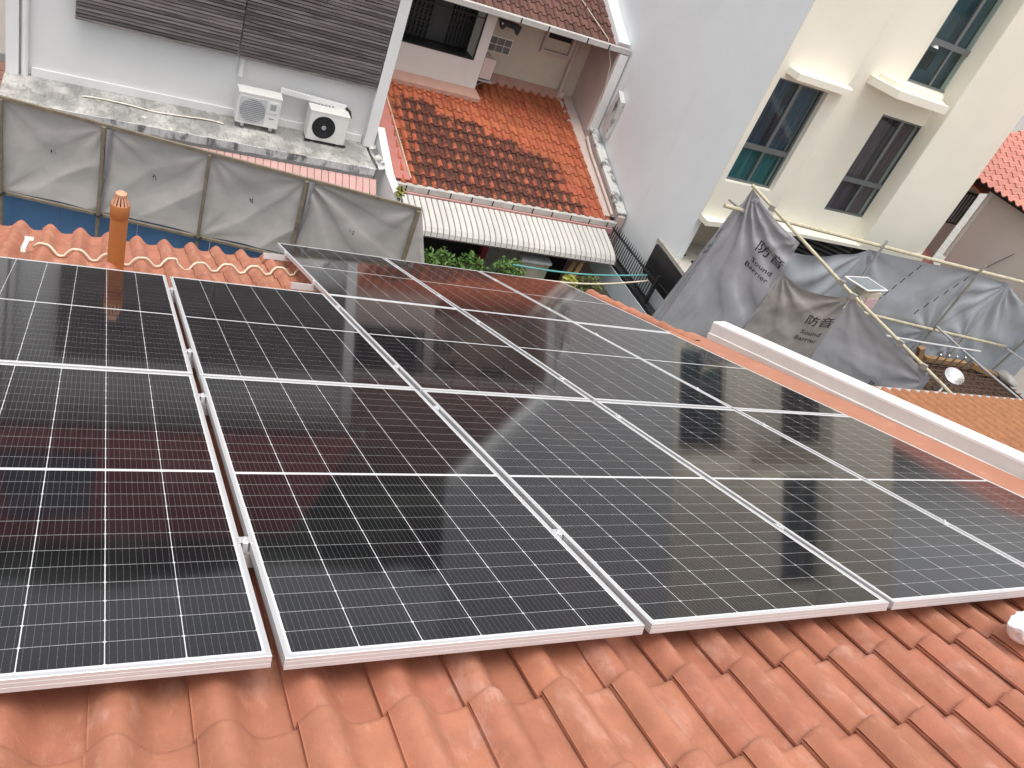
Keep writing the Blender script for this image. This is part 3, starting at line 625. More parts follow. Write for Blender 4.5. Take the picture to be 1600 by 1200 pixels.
# condensers on the ledge
def condenser(name, lab, x0, x1, z0, z1, y0, dep, style):
    t = thing(name, lab, 'air conditioner', ((x0 + x1) / 2, y0 + dep / 2, z0), 'air conditioner condensers')
    w = x1 - x0; h = z1 - z0
    b = MB(); c = .02
    b.prism([(x0 + c, y0, z0), (x0, y0 + c, z0), (x0, y0 + dep, z0), (x1, y0 + dep, z0), (x1, y0 + c, z0), (x1 - c, y0, z0)], (0, 0, h))
    part('casing', b, M['acwhite'], t, smooth=True)
    part('lid', B((x0 - .006, y0 - .006, z1 + .001), (x1 + .006, y0 + dep + .006, z1 + .022)), M['acwhite'], t)
    for fx in (x0 + .1, x1 - .16): part('foot', B((fx, y0 - .01, z0 - .055), (fx + .06, y0 + dep, z0 - .001)), M['acgrey'], t)
    r = h * .40
    if style == 'grille':
        fxc, fzc = x0 + w * .36, z0 + h * .49
        part('fan_panel', B((x0 + .035, y0 - .006, z0 + .04), (x0 + w * .66, y0 - .001, z1 - .05)), M['acgrey'] if False else material('pale_panel', (.56, .565, .57, 1), rough=.5), t)
        part('fan_recess', MB().lathe([(r, 0), (r, .004)], (fxc, y0 - .007, fzc), 32, 'y'), M['acgrey'], t)
        m2 = MB()
        for i in range(13):
            z = fzc - r + (i + .5) * 2 * r / 13; hw = math.sqrt(max(r * r - (z - fzc) ** 2, 0)); m2.box((fxc - hw, y0 - .022, z - .007), (fxc + hw, y0 - .012, z + .005))
        part('guard', m2, material('guard_grey', (.50, .50, .51, 1), rough=.5), t)
        part('control_panel', MB().box((x0 + w * .70, y0 - .012, z0 + h * .52), (x0 + w * .93, y0 - .001, z0 + h * .88)), M['acwhite'], t)
        part('handle_recess', B((x0 + w * .745, y0 - .015, z0 + h * .62), (x0 + w * .885, y0 - .0125, z0 + h * .82)), M['acgrey'], t)
        part('label_plate', B((x0 + w * .75, y0 - .004, z0 + h * .30), (x0 + w * .87, y0 - .001, z0 + h * .34)), M['acgrey'], t)
    else:
        fxc, fzc = x0 + w * .39, z0 + h * .50
        part('fan_recess', MB().lathe([(r, 0), (r * .98, .005)], (fxc, y0 - .001, fzc), 36, 'y'), M['blackplastic'], t)
        m2 = MB()
        for k in range(3):
            a0 = k * 2.094
            m2.add([(fxc + math.cos(a0 + q) * rr, y0 - .008 - .006 * (i % 2), fzc + math.sin(a0 + q) * rr) for i, (q, rr) in enumerate(((0, .05), (-.25, r * .9), (.55, r * .9), (.6, .05)))], [(0, 1, 2, 3)])
        part('fan_blade', m2, M['black'], t)
        part('hub', MB().lathe([(.045, 0), (.04, .02)], (fxc, y0 - .008, fzc), 20, 'y'), M['acgrey'], t)
        m2 = MB()
        for rr in (.35, .55, .75, .95):
            m2.tube([(fxc + r * rr * math.cos(a * math.pi / 14), y0 - .022, fzc + r * rr * math.sin(a * math.pi / 14)) for a in range(29)], .0022, 4, False)
        for k in range(8):
            a = k * math.pi / 4; m2.tube([(fxc + .04 * math.cos(a), y0 - .022, fzc + .04 * math.sin(a)), (fxc + r * math.cos(a), y0 - .02, fzc + r * math.sin(a))], .0022, 4, False)
        part('guard', m2, M['black'], t)
        part('base_rail', B((x0 - .02, y0 - .02, z0 - .03), (x1 + .03, y0 + .03, z0 - .002)), M['black'], t)
        m2 = MB()
        for i in range(5): m2.box((x0 + .17 + .07 * i, y0 + dep - .03, z1 + .023), (x0 + .20 + .07 * i, y0 + dep + .003, z1 + .045))
        part('vent_fin', m2, M['acgrey'], t)
    return t
condenser('air_conditioner', 'white air conditioner condenser with round grey grille on the stained ledge', 1.63, 2.40, -4.49, -3.93, 14.0, .33, 'grille')
condenser('air_conditioner', 'white air conditioner condenser with round black fan at the right end of the ledge', 2.94, 3.69, -4.545, -3.99, 14.0, .34, 'fan')

# ------------------------------------------------------------------ middle house: stained roof, awning, dark bay window
h2 = thing('tiled_house', 'house opposite with lichen-stained orange lower roof and white strip awning', 'house', (7.5, 16, GZ))
T2 = math.atan(.3096); c2, s2 = math.cos(T2), math.sin(T2)
def H2F(u, v, h): return Vector((u, 14.0 + v * c2 - h * s2, -5.05 + v * s2 + h * c2))     # v runs up the slope
part('roof_deck', MB().hexa([H2F(4.6, 0, -.16), H2F(10.32, 0, -.16), H2F(10.32, 4.5, -.16), H2F(4.6, 4.5, -.16)] + [H2F(4.6, 0, -.10), H2F(10.32, 0, -.10), H2F(10.32, 4.5, -.10), H2F(4.6, 4.5, -.10)]), M['gap'], h2)
cnt = 0
for k in range(13):
    for c in range(22):
        u = 5.02 + .2365 * c; v = .36 + .345 * k
        if u + .23 > 10.22: continue
        if u < 7.15 and v > 3.62: continue
        p = H2F(u, v, -.065 + RND.uniform(-.004, .004)); cnt += 1
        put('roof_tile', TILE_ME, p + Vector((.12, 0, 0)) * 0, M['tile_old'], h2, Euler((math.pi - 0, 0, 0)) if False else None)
# those tiles are laid with their noses towards the eave
TILE_UP, _ = MB().add([(v[0], -v[1], v[2]) for v in tile_mb().v], [tuple(reversed(f)) for f in tile_mb().f], tile_mb().uv).mesh('roof_tile', smooth=True, center=False)
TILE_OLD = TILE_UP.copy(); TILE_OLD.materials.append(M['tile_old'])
TILE_BROWN = TILE_UP.copy(); TILE_BROWN.materials.append(M['tile_brown'])
TILE_PINK = TILE_UP.copy(); TILE_PINK.materials.append(M['tile_pink'])
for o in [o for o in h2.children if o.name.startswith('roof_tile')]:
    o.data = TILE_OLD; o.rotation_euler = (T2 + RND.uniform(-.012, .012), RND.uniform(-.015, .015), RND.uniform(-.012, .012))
part('red_flashing', MB().hexa([H2F(4.5, .05, -.03), H2F(5.26, .05, -.03), H2F(5.08, 2.5, -.03), H2F(4.5, 2.5, -.03)] + [H2F(4.5, .05, .02), H2F(5.22, .05, .02), H2F(5.00, 2.5, .02), H2F(4.5, 2.5, .02)]), M['redflash'], h2)
part('verge_mortar', MB().tube([H2F(5.24, .1, .02), H2F(5.14, 1.3, .02), H2F(5.04, 2.55, .02), H2F(5.0, 3.3, .02)], .022, 6), material('pale_verge', (.55, .42, .30, 1), rough=.9, var=.2, vs=9), h2)
part('side_gutter', MB().hexa([H2F(10.10, .1, -.03), H2F(10.36, .1, -.03), H2F(10.36, 4.4, -.03), H2F(9.95, 4.4, -.03)] + [H2F(10.14, .1, .012), H2F(10.36, .1, .012), H2F(10.36, 4.4, .012), H2F(9.99, 4.4, .012)]), M['pinkwall'], h2)
part('roof_pipe', MB().tube([H2F(10.28, .1, .06), H2F(10.30, 2.2, .07), H2F(10.34, 2.75, .09)], .036, 10), material('pinkish_pipe', (.62, .52, .47, 1), rough=.6, var=.1, vs=6), h2, smooth=True)
# eave gutter with joints
gt = part('gutter', B((4.78, 13.86, -5.185), (10.36, 13.99, -5.06)), M['gutter'], h2)
for i in range(11): part('gutter_joint', B((5.1 + .5 * i, 13.852, -5.19), (5.125 + .5 * i, 13.859, -5.058)), M['dark'], gt)
part('eave_board', B((4.9, 13.80, -5.33), (10.3, 13.855, -5.19)), material('pink_fascia', (.50, .27, .25, 1), rough=.8, var=.1), h2)
# strip awning, curved nose
def awn_prof(): return [(13.78, -5.235), (13.55, -5.285), (13.30, -5.345), (13.10, -5.405), (12.97, -5.465), (12.90, -5.54), (12.875, -5.63)]
ap = awn_prof()
for i in range(38):
    x = 5.02 + .1335 * i; mb = MB()
    for (ya, za), (yb, zb) in zip(ap[:-1], ap[1:]):
        mb.add([(x, ya, za), (x + .016, ya, za + .016), (x + .104, ya, za + .016), (x + .120, ya, za), (x, yb, zb), (x + .016, yb - .006, zb + .014), (x + .104, yb - .006, zb + .014), (x + .120, yb, zb)], [(0, 1, 5, 4), (1, 2, 6, 5), (2, 3, 7, 6)])
    part('awning_strip', mb, M['awn'], h2, smooth=True)
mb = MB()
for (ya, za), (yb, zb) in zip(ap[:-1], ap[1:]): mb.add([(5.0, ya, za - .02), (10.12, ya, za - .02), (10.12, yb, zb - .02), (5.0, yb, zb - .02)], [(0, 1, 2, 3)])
part('awning_shade_sheet', mb, material('awning_shadow_sheet', (.10, .07, .068, 1), rough=.7), h2)  # dark sheet whose colour paints the shade between the awning strips
# bay with the big dark window
BX0, BX1, BY = 4.7, 7.33, 17.3
part('wall', B((BX0, BY, -4.05), (BX1, BY + .12, -3.245)), M['bay'], h2)
part('wall', B((7.075, BY, -3.243), (BX1, BY + .12, -1.9)), M['bay'], h2)
part('wall', B((BX0, BY, -3.243), (5.24, BY + .12, -1.9)), M['bay'], h2)
part('bay_side', B((BX1 - .12, BY + .122, -4.1), (BX1, 18.2, -1.9)), M['bay'], h2)
part('bay_flashing', MB().hexa([(4.7, 17.06, -4.12), (7.46, 17.06, -4.12), (7.46, 17.298, -4.0), (4.7, 17.298, -4.0)] + [(4.7, 17.06, -4.02), (7.46, 17.06, -4.02), (7.36, 17.298, -3.885), (4.7, 17.298, -3.885)]), M['salmon'], h2)
wn = part('window', B((5.24, BY + .60, -3.24), (7.07, BY + .64, -1.95)), M['dark'], h2)
part('window_sill', B((5.242, BY + .01, -3.242), (7.073, BY + .58, -3.222)), M['black'], wn)
mb = MB()
for i in range(7): x = 5.33 + .17 * i * .62; mb.box((x, BY + .50, -3.2), (x + .03, BY + .53, -2.0))
for i in range(8): z = -3.15 + .15 * i; mb.box((5.30, BY + .505, z), (6.0, BY + .535, z + .035))
for i in range(7): x = 6.48 + .09 * i; mb.box((x, BY + .50, -3.2), (x + .02, BY + .53, -2.0))
for i in range(8): z = -3.15 + .15 * i; mb.box((6.46, BY + .505, z), (7.05, BY + .535, z + .03))
part('window_grille', mb, M['black'], wn)
part('window_pane', B((5.28, BY + .56, -3.2), (7.05, BY + .565, -2.0)), material('dark_pane', (.045, .045, .047, 1), rough=.25, var=.3, vs=4), wn)
mb = MB(); mb.box((5.24, BY - .012, -3.245), (7.075, BY + .03, -3.215)); mb.box((7.045, BY - .012, -3.213), (7.075, BY + .03, -1.95)); mb.box((5.24, BY - .012, -2.30), (7.04, BY + .02, -2.28))
part('window_frame', mb, M['black'], wn)
# recessed wall with glass blocks, small window and downpipe
RY = 18.2
part('wall', B((BX1, RY, -4.1), (10.40, RY + .2, -1.6)), M['beige'], h2)
part('wall_skirt', MB().hexa([(7.3, RY - .25, -3.90), (10.0, RY - .25, -3.90), (10.0, RY - .002, -3.85), (7.3, RY - .002, -3.85)] + [(7.3, RY - .25, -3.80), (10.0, RY - .25, -3.80), (10.0, RY - .002, -3.66), (7.3, RY - .002, -3.66)]), M['salmon'], h2)
for i in range(3):
    for j in range(2):
        part('glass_block', B((7.70 + .195 * i, RY - .02, -3.15 + .175 * j), (7.70 + .195 * i + .178, RY - .002, -3.15 + .175 * j + .158)), M['glassblock'], h2)
part('block_mortar', B((7.68, RY - .012, -3.165), (8.29, RY - .001, -2.79)), M['white_warm'], h2)
wn = part('window', B((9.12, RY - .02, -2.76), (9.80, RY - .003, -2.25)), M['beige'], h2)
mb = MB(); mb.box((9.03, RY - .09, -2.86), (9.90, RY - .002, -2.765)); mb.box((9.03, RY - .09, -2.763), (9.11, RY - .002, -2.2)); mb.box((9.81, RY - .09, -2.763), (9.90, RY - .002, -2.2)); mb.box((9.03, RY - .09, -2.198), (9.90, RY - .002, -2.14))
part('window_frame', mb, M['pinkwall'], wn)
part('window_opening', B((9.13, RY - .035, -2.48), (9.79, RY - .022, -2.21)), M['dark'], wn)
part('downpipe', MB().tube([(9.96, RY - .09, -2.2), (9.96, RY - .09, -3.62), (9.95, RY - .16, -3.70)], .055, 12), M['pinkwall'], h2, smooth=True)
part('downpipe_shoe', B((9.86, RY - .22, -3.78), (10.04, RY - .03, -3.64)), M['pinkwall'], h2)
pw = part('party_wall', MB().prism([(10.38, 13.95, GZ), (10.38, 19.5, GZ), (10.38, 19.5, -1.0), (10.38, 17.02, -2.0), (10.38, 16.82, -2.06), (10.38, 16.82, -3.95), (10.38, 13.95, -4.93)], (.20, 0, 0)), M['pinkwall'], h2)
part('party_wall_edge', B((10.36, 16.70, -4.02), (10.60, 16.815, -2.05)), M['white'], h2)
part('party_wall_capping', MB().hexa([(10.37, 14.0, -4.95), (10.62, 14.0, -4.95), (10.62, 16.75, -3.99), (10.37, 16.75, -3.99)] + [(10.37, 14.0, -4.86), (10.62, 14.0, -4.86), (10.62, 16.75, -3.92), (10.37, 16.75, -3.92)]), M['mould'], h2)
part('wall_vent', MB().prism([(10.50, 16.5, -3.75), (10.50, 16.1, -3.9), (10.50, 16.05, -2.95), (10.50, 16.35, -2.78)], (.14, 0, 0)), M['mould'], h2)
# upper gutter and the brown upper roof
gt = part('gutter', B((4.6, 16.70, -2.03), (10.62, 16.86, -1.915)), material('upper_gutter', (.50, .48, .455, 1), rough=.7, var=.12, vs=5), h2)
for x in (7.62, 8.33, 9.38, 9.98): part('gutter_joint', B((x, 16.690, -2.035), (x + .03, 16.699, -1.912)), M['dark'], gt)
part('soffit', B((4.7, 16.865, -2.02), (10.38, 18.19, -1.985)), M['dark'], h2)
T3 = math.radians(24); c3, s3 = math.cos(T3), math.sin(T3)
def H3F(u, v, h): return Vector((u, 16.90 + v * c3 - h * s3, -1.95 + v * s3 + h * c3))
part('roof_deck', MB().hexa([H3F(4.6, 0, -.12), H3F(10.45, 0, -.12), H3F(10.45, 7, -.12), H3F(4.6, 7, -.12)] + [H3F(4.6, 0, -.07), H3F(10.45, 0, -.07), H3F(10.45, 7, -.07), H3F(4.6, 7, -.07)]), M['gap'], h2)
for k in range(9):
    for c in range(24):
        put('upper_tile', TILE_BROWN, H3F(4.66 + PITCH * c, .405 + EXPO * k, -.05 + RND.uniform(-.004, .004)), None, h2, (T3 + RND.uniform(-.01, .01), RND.uniform(-.015, .015), 0))
tile_field('tile_field', M['tile_brown'], h2, lambda u, v, h: H3F(u, -v, h - .05), [(4.66 + PITCH * c, -.405 - EXPO * k) for k in range(9, 20) for c in range(24)])
part('verge_capping', MB().hexa([H3F(10.30, .05, -.05), H3F(10.64, .05, -.05), H3F(10.64, 6.9, -.05), H3F(10.30, 6.9, -.05)] + [H3F(10.33, .05, .10), H3F(10.64, .05, .10), H3F(10.64, 6.9, .10), H3F(10.33, 6.9, .10)]), M['white'], h2)
part('roof_wire', MB().tube([H3F(9.3, 2.2, .03), H3F(9.55, 1.3, .03), H3F(10.05, .1, .05), (10.30, 16.83, -2.4), (10.36, 16.70, -3.2)], .012, 6), M['cable'], h2, smooth='all')
# dim ground-floor front under the awning
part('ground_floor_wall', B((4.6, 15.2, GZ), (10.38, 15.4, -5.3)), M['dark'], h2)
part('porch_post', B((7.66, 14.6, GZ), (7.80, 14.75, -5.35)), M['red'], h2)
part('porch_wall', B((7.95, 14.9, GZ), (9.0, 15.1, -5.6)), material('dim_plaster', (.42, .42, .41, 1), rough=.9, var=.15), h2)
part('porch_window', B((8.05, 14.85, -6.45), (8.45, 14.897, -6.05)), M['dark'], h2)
# side-mounted condenser on the bay
t = thing('air_conditioner', 'small condenser hung sideways on the bay wall beside glass blocks', 'air conditioner', (7.5, 17.6, -3.6), 'air conditioner condensers')
part('casing', B((7.34, 17.30, -3.60), (7.62, 17.86, -3.12)), M['pinkwall'], t)
part('front_panel', B((7.622, 17.31, -3.59), (7.635, 17.85, -3.13)), M['acwhite'], t)
mb = MB()
for i in range(12): mb.box((7.636, 17.35, -3.55 + .034 * i), (7.642, 17.81, -3.535 + .034 * i))
part('grille', mb, M['dark'], t)
mb = MB(); mb.box((7.33, 17.26, -3.66), (7.70, 17.90, -3.63)); mb.tube([(7.6, 17.4, -3.64), (7.34, 17.4, -3.85)], .012, 6)
part('shelf_bracket', mb, M['acgrey'], t)
t = thing('wall_lamp', 'dark floodlight fixed under the upper eave above the glass blocks', 'lamp', (7.8, 18.0, -2.4))
part('lamp_body', MB().prism([(7.62, 17.75, -2.32), (7.72, 17.75, -2.52), (7.80, 17.75, -2.42), (8.10, 17.75, -2.46), (8.14, 17.75, -2.56), (8.18, 17.75, -2.34)], (0, .2, 0)), M['black'], t)
part('lamp_lens', B((7.66, 17.745, -2.40), (7.70, 17.752, -2.36)), M['white'], t)

# ------------------------------------------------------------------ tall cream building
h3 = thing('cream_building', 'tall cream building with blank pale grey side wall and tall windows', 'building', (14, 15, GZ))
F = 11.7; X0, X1 = 10.65, 17.75; ZT = 6.0; ZB = -3.5
def bevel_box(a, b, r=.05, n=4, corners=('l', 'r')):
    (x0, y0, z0), (x1, y1, z1) = a, b; pts = []
    def arc(cx, cy, a0):
        return [(cx + r * math.cos(a0 + i * math.pi / 2 / n), cy + r * math.sin(a0 + i * math.pi / 2 / n), z0) for i in range(n + 1)]
    pts += [(x1, y1, z0), (x0, y1, z0)]
    pts += arc(x0 + r, y0 + r, math.pi) if 'l' in corners else [(x0, y0, z0)]
    pts += arc(x1 - r, y0 + r, 1.5 * math.pi) if 'r' in corners else [(x1, y0, z0)]
    return MB().prism(pts, (0, 0, z1 - z0))
part('side_wall', B((X0, F + .03, GZ), (X0 + .15, 24.0, ZT)), M['party'], h3)
# left pier, built round window 1 (x 10.92..12.08, z -2.69..-0.53)
W1 = (10.79, 12.08, -2.70, -0.53)
PE = 12.55                                                     # right edge of the left pier
def pier(pr, x0, x1, z0, z1, hole, y0, y1, mat):
    hx0, hx1, hz0, hz1 = hole
    part('wall', B((x0, y0, z0), (hx0, y1, z1)), mat, pr)
    part('wall', bevel_box((hx1, y0, z0), (x1, y1, z1), .12, 6, ('r',)), mat, pr, smooth=True)
    part('wall', B((hx0, y0, z0), (hx1, y1, hz0)), mat, pr)
    part('wall', B((hx0, y0, hz1), (hx1, y1, z1)), mat, pr)
pier(h3, X0 + .003, PE, ZB, ZT, W1, F, F + .5, M['cream'])
part('recess_wall', B((PE - .1, F + .42, ZB), (14.20, F + .6, ZT)), M['cream'], h3)
W3 = (14.20, 15.52, -2.99, -0.68); W2 = (14.27, 15.60, 0.07, 2.6)
part('recess_wall', B((W3[0], F + .42, ZB), (15.70, F + .6, W3[2])), M['cream'], h3)
part('recess_wall', B((W3[0], F + .42, W3[3]), (15.70, F + .6, W2[2])), M['cream'], h3)
part('recess_wall', B((W3[0], F + .42, W2[3]), (15.70, F + .6, ZT)), M['cream'], h3)
part('recess_wall', B((W3[1], F + .42, W3[2]), (15.70, F + .6, W3[3])), M['cream'], h3)
part('recess_wall', B((W2[1], F + .42, W2[2]), (15.70, F + .6, W2[3])), M['cream'], h3)
part('recess_wall', B((14.195, F + .42, W2[2]), (W2[0], F + .6, W2[3])), M['cream'], h3)
part('pier', bevel_box((15.48, F, ZB), (17.42, F + .6, ZT), .03, 3), M['cream'], h3, smooth=True)
part('pier', bevel_box((17.425, F + .10, ZB), (X1, F + .6, ZT), .03, 3), M['cream'], h3, smooth=True)
part('rear_mass', B((X0 + .152, F + 1.6, GZ), (X1, 24, ZT - .05)), M['cream'], h3)
part('roof_slab', B((X0, F, ZT + .002), (X1, 24, ZT + .2)), M['concrete'], h3)
part('hood', MB().prism([(10.84, F - .001, -.54), (10.84, F - .30, -.40), (10.90, F - .34, -.25), (12.22, F - .34, -.25), (12.42, F - .12, -.25), (12.42, F - .001, -.25)][0:0] or [(10.86, F - .36, -.42), (12.24, F - .36, -.42), (12.42, F - .16, -.42), (12.42, F - .002, -.42), (10.86, F - .002, -.42)], (0, 0, .125)), M['cream'], h3)
part('window_box', MB().prism([(13.26, F + .30, -.20), (13.50, F - .28, -.20), (15.02, F - .28, -.20), (15.10, F - .05, -.20), (15.46, F + .41, -.20), (13.26, F + .41, -.20)], (0, 0, .16)), M['cream'], h3)
part('window_box', MB().prism([(13.60, F - .02, -.038), (15.0, F - .02, -.038), (15.44, F + .41, -.038), (13.5, F + .41, -.038)], (0, 0, .09)), M['cream'], h3)
def tall_window(lab, w, y, low, up_m, lo_m, wide):
    x0, x1, z0, z1 = w
    wn = part('window', B((x0 - .02, y + .22, z0 - .02), (x1 + .02, y + .26, z1 + .02)), M['room'], h3); wn['label'] = lab
    fw = .045; xm = (x0 + x1) / 2 + .03; mb = MB()
    mb.box((x0, y, z0), (x1, y + .07, z0 + fw)); mb.box((x0, y, z1 - fw), (x1, y + .07, z1))
    mb.box((x0, y, z0 + fw + .001), (x0 + fw, y + .07, z1 - fw - .001)); mb.box((x1 - fw, y, z0 + fw + .001), (x1, y + .07, z1 - fw - .001))
    mb.box((x0 + fw + .001, y + .004, low - .055), (x1 - fw - .001, y + .066, low + .055))
    mb.box((xm - .04, y + .002, low + .056), (xm + .04, y + .068, z1 - fw - .001)); mb.box((xm - .025, y + .002, z0 + fw + .001), (xm + .025, y + .068, low - .056))
    part('window_frame', mb, M['winframe'], wn)
    for (a, b, c, d) in ((x0 + fw, xm - .04, low + .055, z1 - fw), (xm + .04, x1 - fw, low + .055, z1 - fw), (x0 + fw, xm - .025, z0 + fw, low - .055), (xm + .025, x1 - fw, z0 + fw, low - .055)):
        part('pane', B((a, y + .030, c), (b, y + .036, d)), M['glass'], wn)
    def curt(xa, xb, za, zb, m_, ph):
        part('curtain', MB().grid(lambda s, t: (xa + (xb - xa) * s, y + .15 + .028 * math.sin(s * 26 + ph + .5 * math.sin(3 * t)) , za + (zb - za) * t), 60, 6), m_, wn, smooth='all')
    if up_m: curt(x0 + .01, x0 + (x1 - x0) * wide, low, z1, up_m, 0); curt(x0 + (x1 - x0) * (wide + .04), x1 - .02, low, z1 - .1, up_m, 2)
    if lo_m: curt(x0 + .01, x1 - .01, z0, low, lo_m, 1)
    return wn
tall_window('tall window with dark blue curtains above teal ones', W1, F + .12, -1.94, M['curtain_blue'], M['curtain_teal'], .46)
tall_window('tall window with plum curtains in the recess', W3, F + .44, -2.20, M['curtain_plum'], M['curtain_plum'], .46)
wn = tall_window('upper tall window with bluish room behind', W2, F + .44, .93, M['room'], None, .9)
mb = MB()
for i in range(5): mb.bar((14.45 + .07 * i, F + .57, .35), (14.47 + .07 * i, F + .57, .72), .02, .03)
part('chair_back', mb, M['dark'], wn)
part('ceiling_lamp', MB().lathe([(.02, 0), (.10, -.03), (.13, -.09)], (14.52, F + .56, .90), 16), M['white'], wn, smooth=True)
# lower floor under the overhang
part('overhang_soffit', B((X0 + .152, F + .002, ZB - .08), (X1, F + 1.6, ZB - .002)), M['cream'], h3)
part('overhang_lip', MB().prism([(X0 + .01, F - .28, -3.62), (X0 + .01, F + .8, -3.62), (11.9, F + .8, -3.62), (11.9, F - .1, -3.62)], (0, 0, .11)), M['cream'], h3)
part('lower_wall', B((X0 + .152, F + .9, GZ), (13.2, F + 1.2, ZB - .082)), M['beige'], h3)
part('carport_lintel', B((11.9, F - .02, -3.80), (13.3, F + .3, -3.605)), M['cream'], h3)
part('carport_lining', B((13.2, F + 1.4, GZ), (X1, F + 1.59, ZB - .081)), M['dark'], h3)
for i in range(10):
    z = -3.72 - .11 * i
    part('carport_louvre', B((13.25, F + 1.0, z), (14.5, F + 1.03, z + .045)), M['winframe'], h3)
    part('carport_louvre', MB().bar((14.52, F + 1.0, z), (15.6, F + .25, z), .03, .045), M['winframe'], h3)

# ------------------------------------------------------------------ house at the right edge
h4 = thing('pink_roof_house', 'house at right picture edge with pink tile roof and plain beige side wall', 'house', (22, 11, GZ))
part('wall', B((20.0, 10.1, GZ), (27, 12.74, -1.62)), material('grey_beige_render', (.74, .68, .62, 1), rough=.8, var=.04, vs=.8), h4)
part('rear_wall', B((17.9, 13.7, GZ), (20.9, 14, -1.5)), M['pinkwall'], h4)
part('corner_pipe', MB().tube([(19.96, 12.78, -3.75), (19.96, 12.78, -1.66)], .05, 10), M['white_warm'], h4, smooth=True)
T4 = math.radians(20)
def H4F(u, v, h): return Vector((19.55 + v * math.cos(T4) - h * math.sin(T4), 13.25 - u, -1.62 + v * math.sin(T4) + h * math.cos(T4)))
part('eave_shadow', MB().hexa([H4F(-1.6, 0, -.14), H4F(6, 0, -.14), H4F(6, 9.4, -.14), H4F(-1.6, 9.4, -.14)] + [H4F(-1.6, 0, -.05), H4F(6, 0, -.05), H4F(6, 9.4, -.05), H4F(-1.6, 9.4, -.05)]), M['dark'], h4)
rotm = Matrix(((0, math.cos(T4), -math.sin(T4)), (-1, 0, 0), (0, math.sin(T4), math.cos(T4)))).to_euler()
for k in range(27):
    for c in range(-4, 7):
        put('roof_tile', TILE_PINK, H4F(.02 + PITCH * c, .30 + EXPO * k, -.03), None, h4, rotm)
tile_field('tile_field', M['tile_pink'], h4, lambda u, v, h: H4F(u, -v, h - .03), [(.02 + PITCH * c, -.30 - EXPO * k) for k in range(27) for c in list(range(7, 22)) + [-7, -6, -5]])
wn = part('window', B((20.30, 13.64, -3.15), (20.82, 13.697, -2.2)), M['dark'], h4)
for i in range(4): part('louvre_bar', B((20.36 + .13 * i, 13.60, -3.1), (20.385 + .13 * i, 13.638, -2.25)), M['acgrey'], wn)
part('low_roof', MB().hexa([(17.8, 12.5, -4.35), (19.95, 12.5, -4.35), (20.0, 13.69, -3.72), (17.8, 13.69, -3.72)] + [(17.8, 12.5, -4.30), (19.95, 12.5, -4.30), (20.0, 13.69, -3.67), (17.8, 13.69, -3.67)]), M['redflash'], h4)
part('awning_board', MB().hexa([(19.9, 13.0, -1.98), (20.7, 13.0, -1.86), (20.75, 13.68, -1.78), (19.9, 13.68, -1.9)] + [(19.9, 13.0, -1.94), (20.7, 13.0, -1.82), (20.75, 13.68, -1.74), (19.9, 13.68, -1.86)]), material('orange_board', (.5, .13, .05, 1), rough=.7), h4)
part('roof_patch', MB().grid(lambda s, t: H4F(2.0 + .3 * s, 1.0 + .35 * t, .05 + .02 * math.sin(7 * s)), 8, 8), M['bag'], h4)
part('wall_wire', MB().tube([(19.96, 11.2, -2.7), (19.97, 11.9, -3.9), (19.97, 12.2, -4.4)], .008, 5), M['dark'], h4)

# ------------------------------------------------------------------ tarpaulins
def cloth(c00, c10, c01, c11, nrm, sagt=0., sagb=0., sagl=0., sagr=0., folds=(), wr=.02, seed=0, belly=0., nx=64, ny=56, scale=2.2):
    """c00 top-left, c10 top-right, c01 bottom-left, c11 bottom-right; folds: (kind, amp, freq, args)"""
    c00, c10, c01, c11, nrm = [Vector(v) for v in (c00, c10, c01, c11, nrm)]; nrm = nrm.normalized()
    W_ = (c10 - c00).length; H_ = (c01 - c00).length; du = (c10 - c00).normalized(); dv = (c01 - c00).normalized()
    def fn(s, t):
        p = (c00 * (1 - s) + c10 * s) * (1 - t) + (c01 * (1 - s) + c11 * s) * t
        p = p + dv * (sagt * 4 * s * (1 - s) * (1 - t)) - dv * (sagb * 4 * s * (1 - s) * t) + du * (sagl * 4 * t * (1 - t) * (1 - s)) - du * (sagr * 4 * t * (1 - t) * s)
        d = belly * math.sin(math.pi * s) * math.sin(math.pi * t)
        x, y = s * W_, t * H_
        for kind, amp, freq, arg in folds:
            if kind == 'fan':                                   # folds radiating from a pinned point (s0, t0)
                dx, dy = x - arg[0] * W_, y - arg[1] * H_; r = math.hypot(dx, dy); a = math.atan2(dy, dx)
                a += .10 * noise.noise((r * 1.5, seed, a)); g_ = math.sin(freq * a + arg[2])
                d += amp * (abs(g_) ** .6 * (1 if g_ > 0 else -1)) * min(1, r / .25) * math.exp(-r * arg[3])
            elif kind == 'vert':                                # hanging pleats
                q = freq * (x + .08 * noise.noise((x * 2, y * 1.2, seed))) + arg[0]
                d += amp * (1 - abs(math.sin(q)) ** .7 * 2) * (arg[1] + (1 - arg[1]) * t)
            elif kind == 'swag':                                # hanging swags between two pins
                q = y - arg[0] * 4 * s * (1 - s) * H_
                d += amp * math.sin(freq * q + arg[1]) * math.sin(math.pi * s) ** .6 * (1 - .5 * t)
            elif kind == 'diag':
                q = x * arg[0] + y * arg[1] + .15 * noise.noise((x, y, seed + 3)); g_ = math.sin(freq * q + arg[2])
                w_ = math.exp(-(((s - arg[3]) ** 2 + (t - arg[4]) ** 2) / arg[5] ** 2)); d += amp * (1 - 2 * abs(g_) ** .8) * w_
        d += wr * noise.fractal((x * scale, y * scale, seed * 3.1), .8, 2.1, 4) + wr * .5 * noise.noise((x * 6 + 4, y * 5, seed))
        return p + nrm * d
    return fn, nx, ny
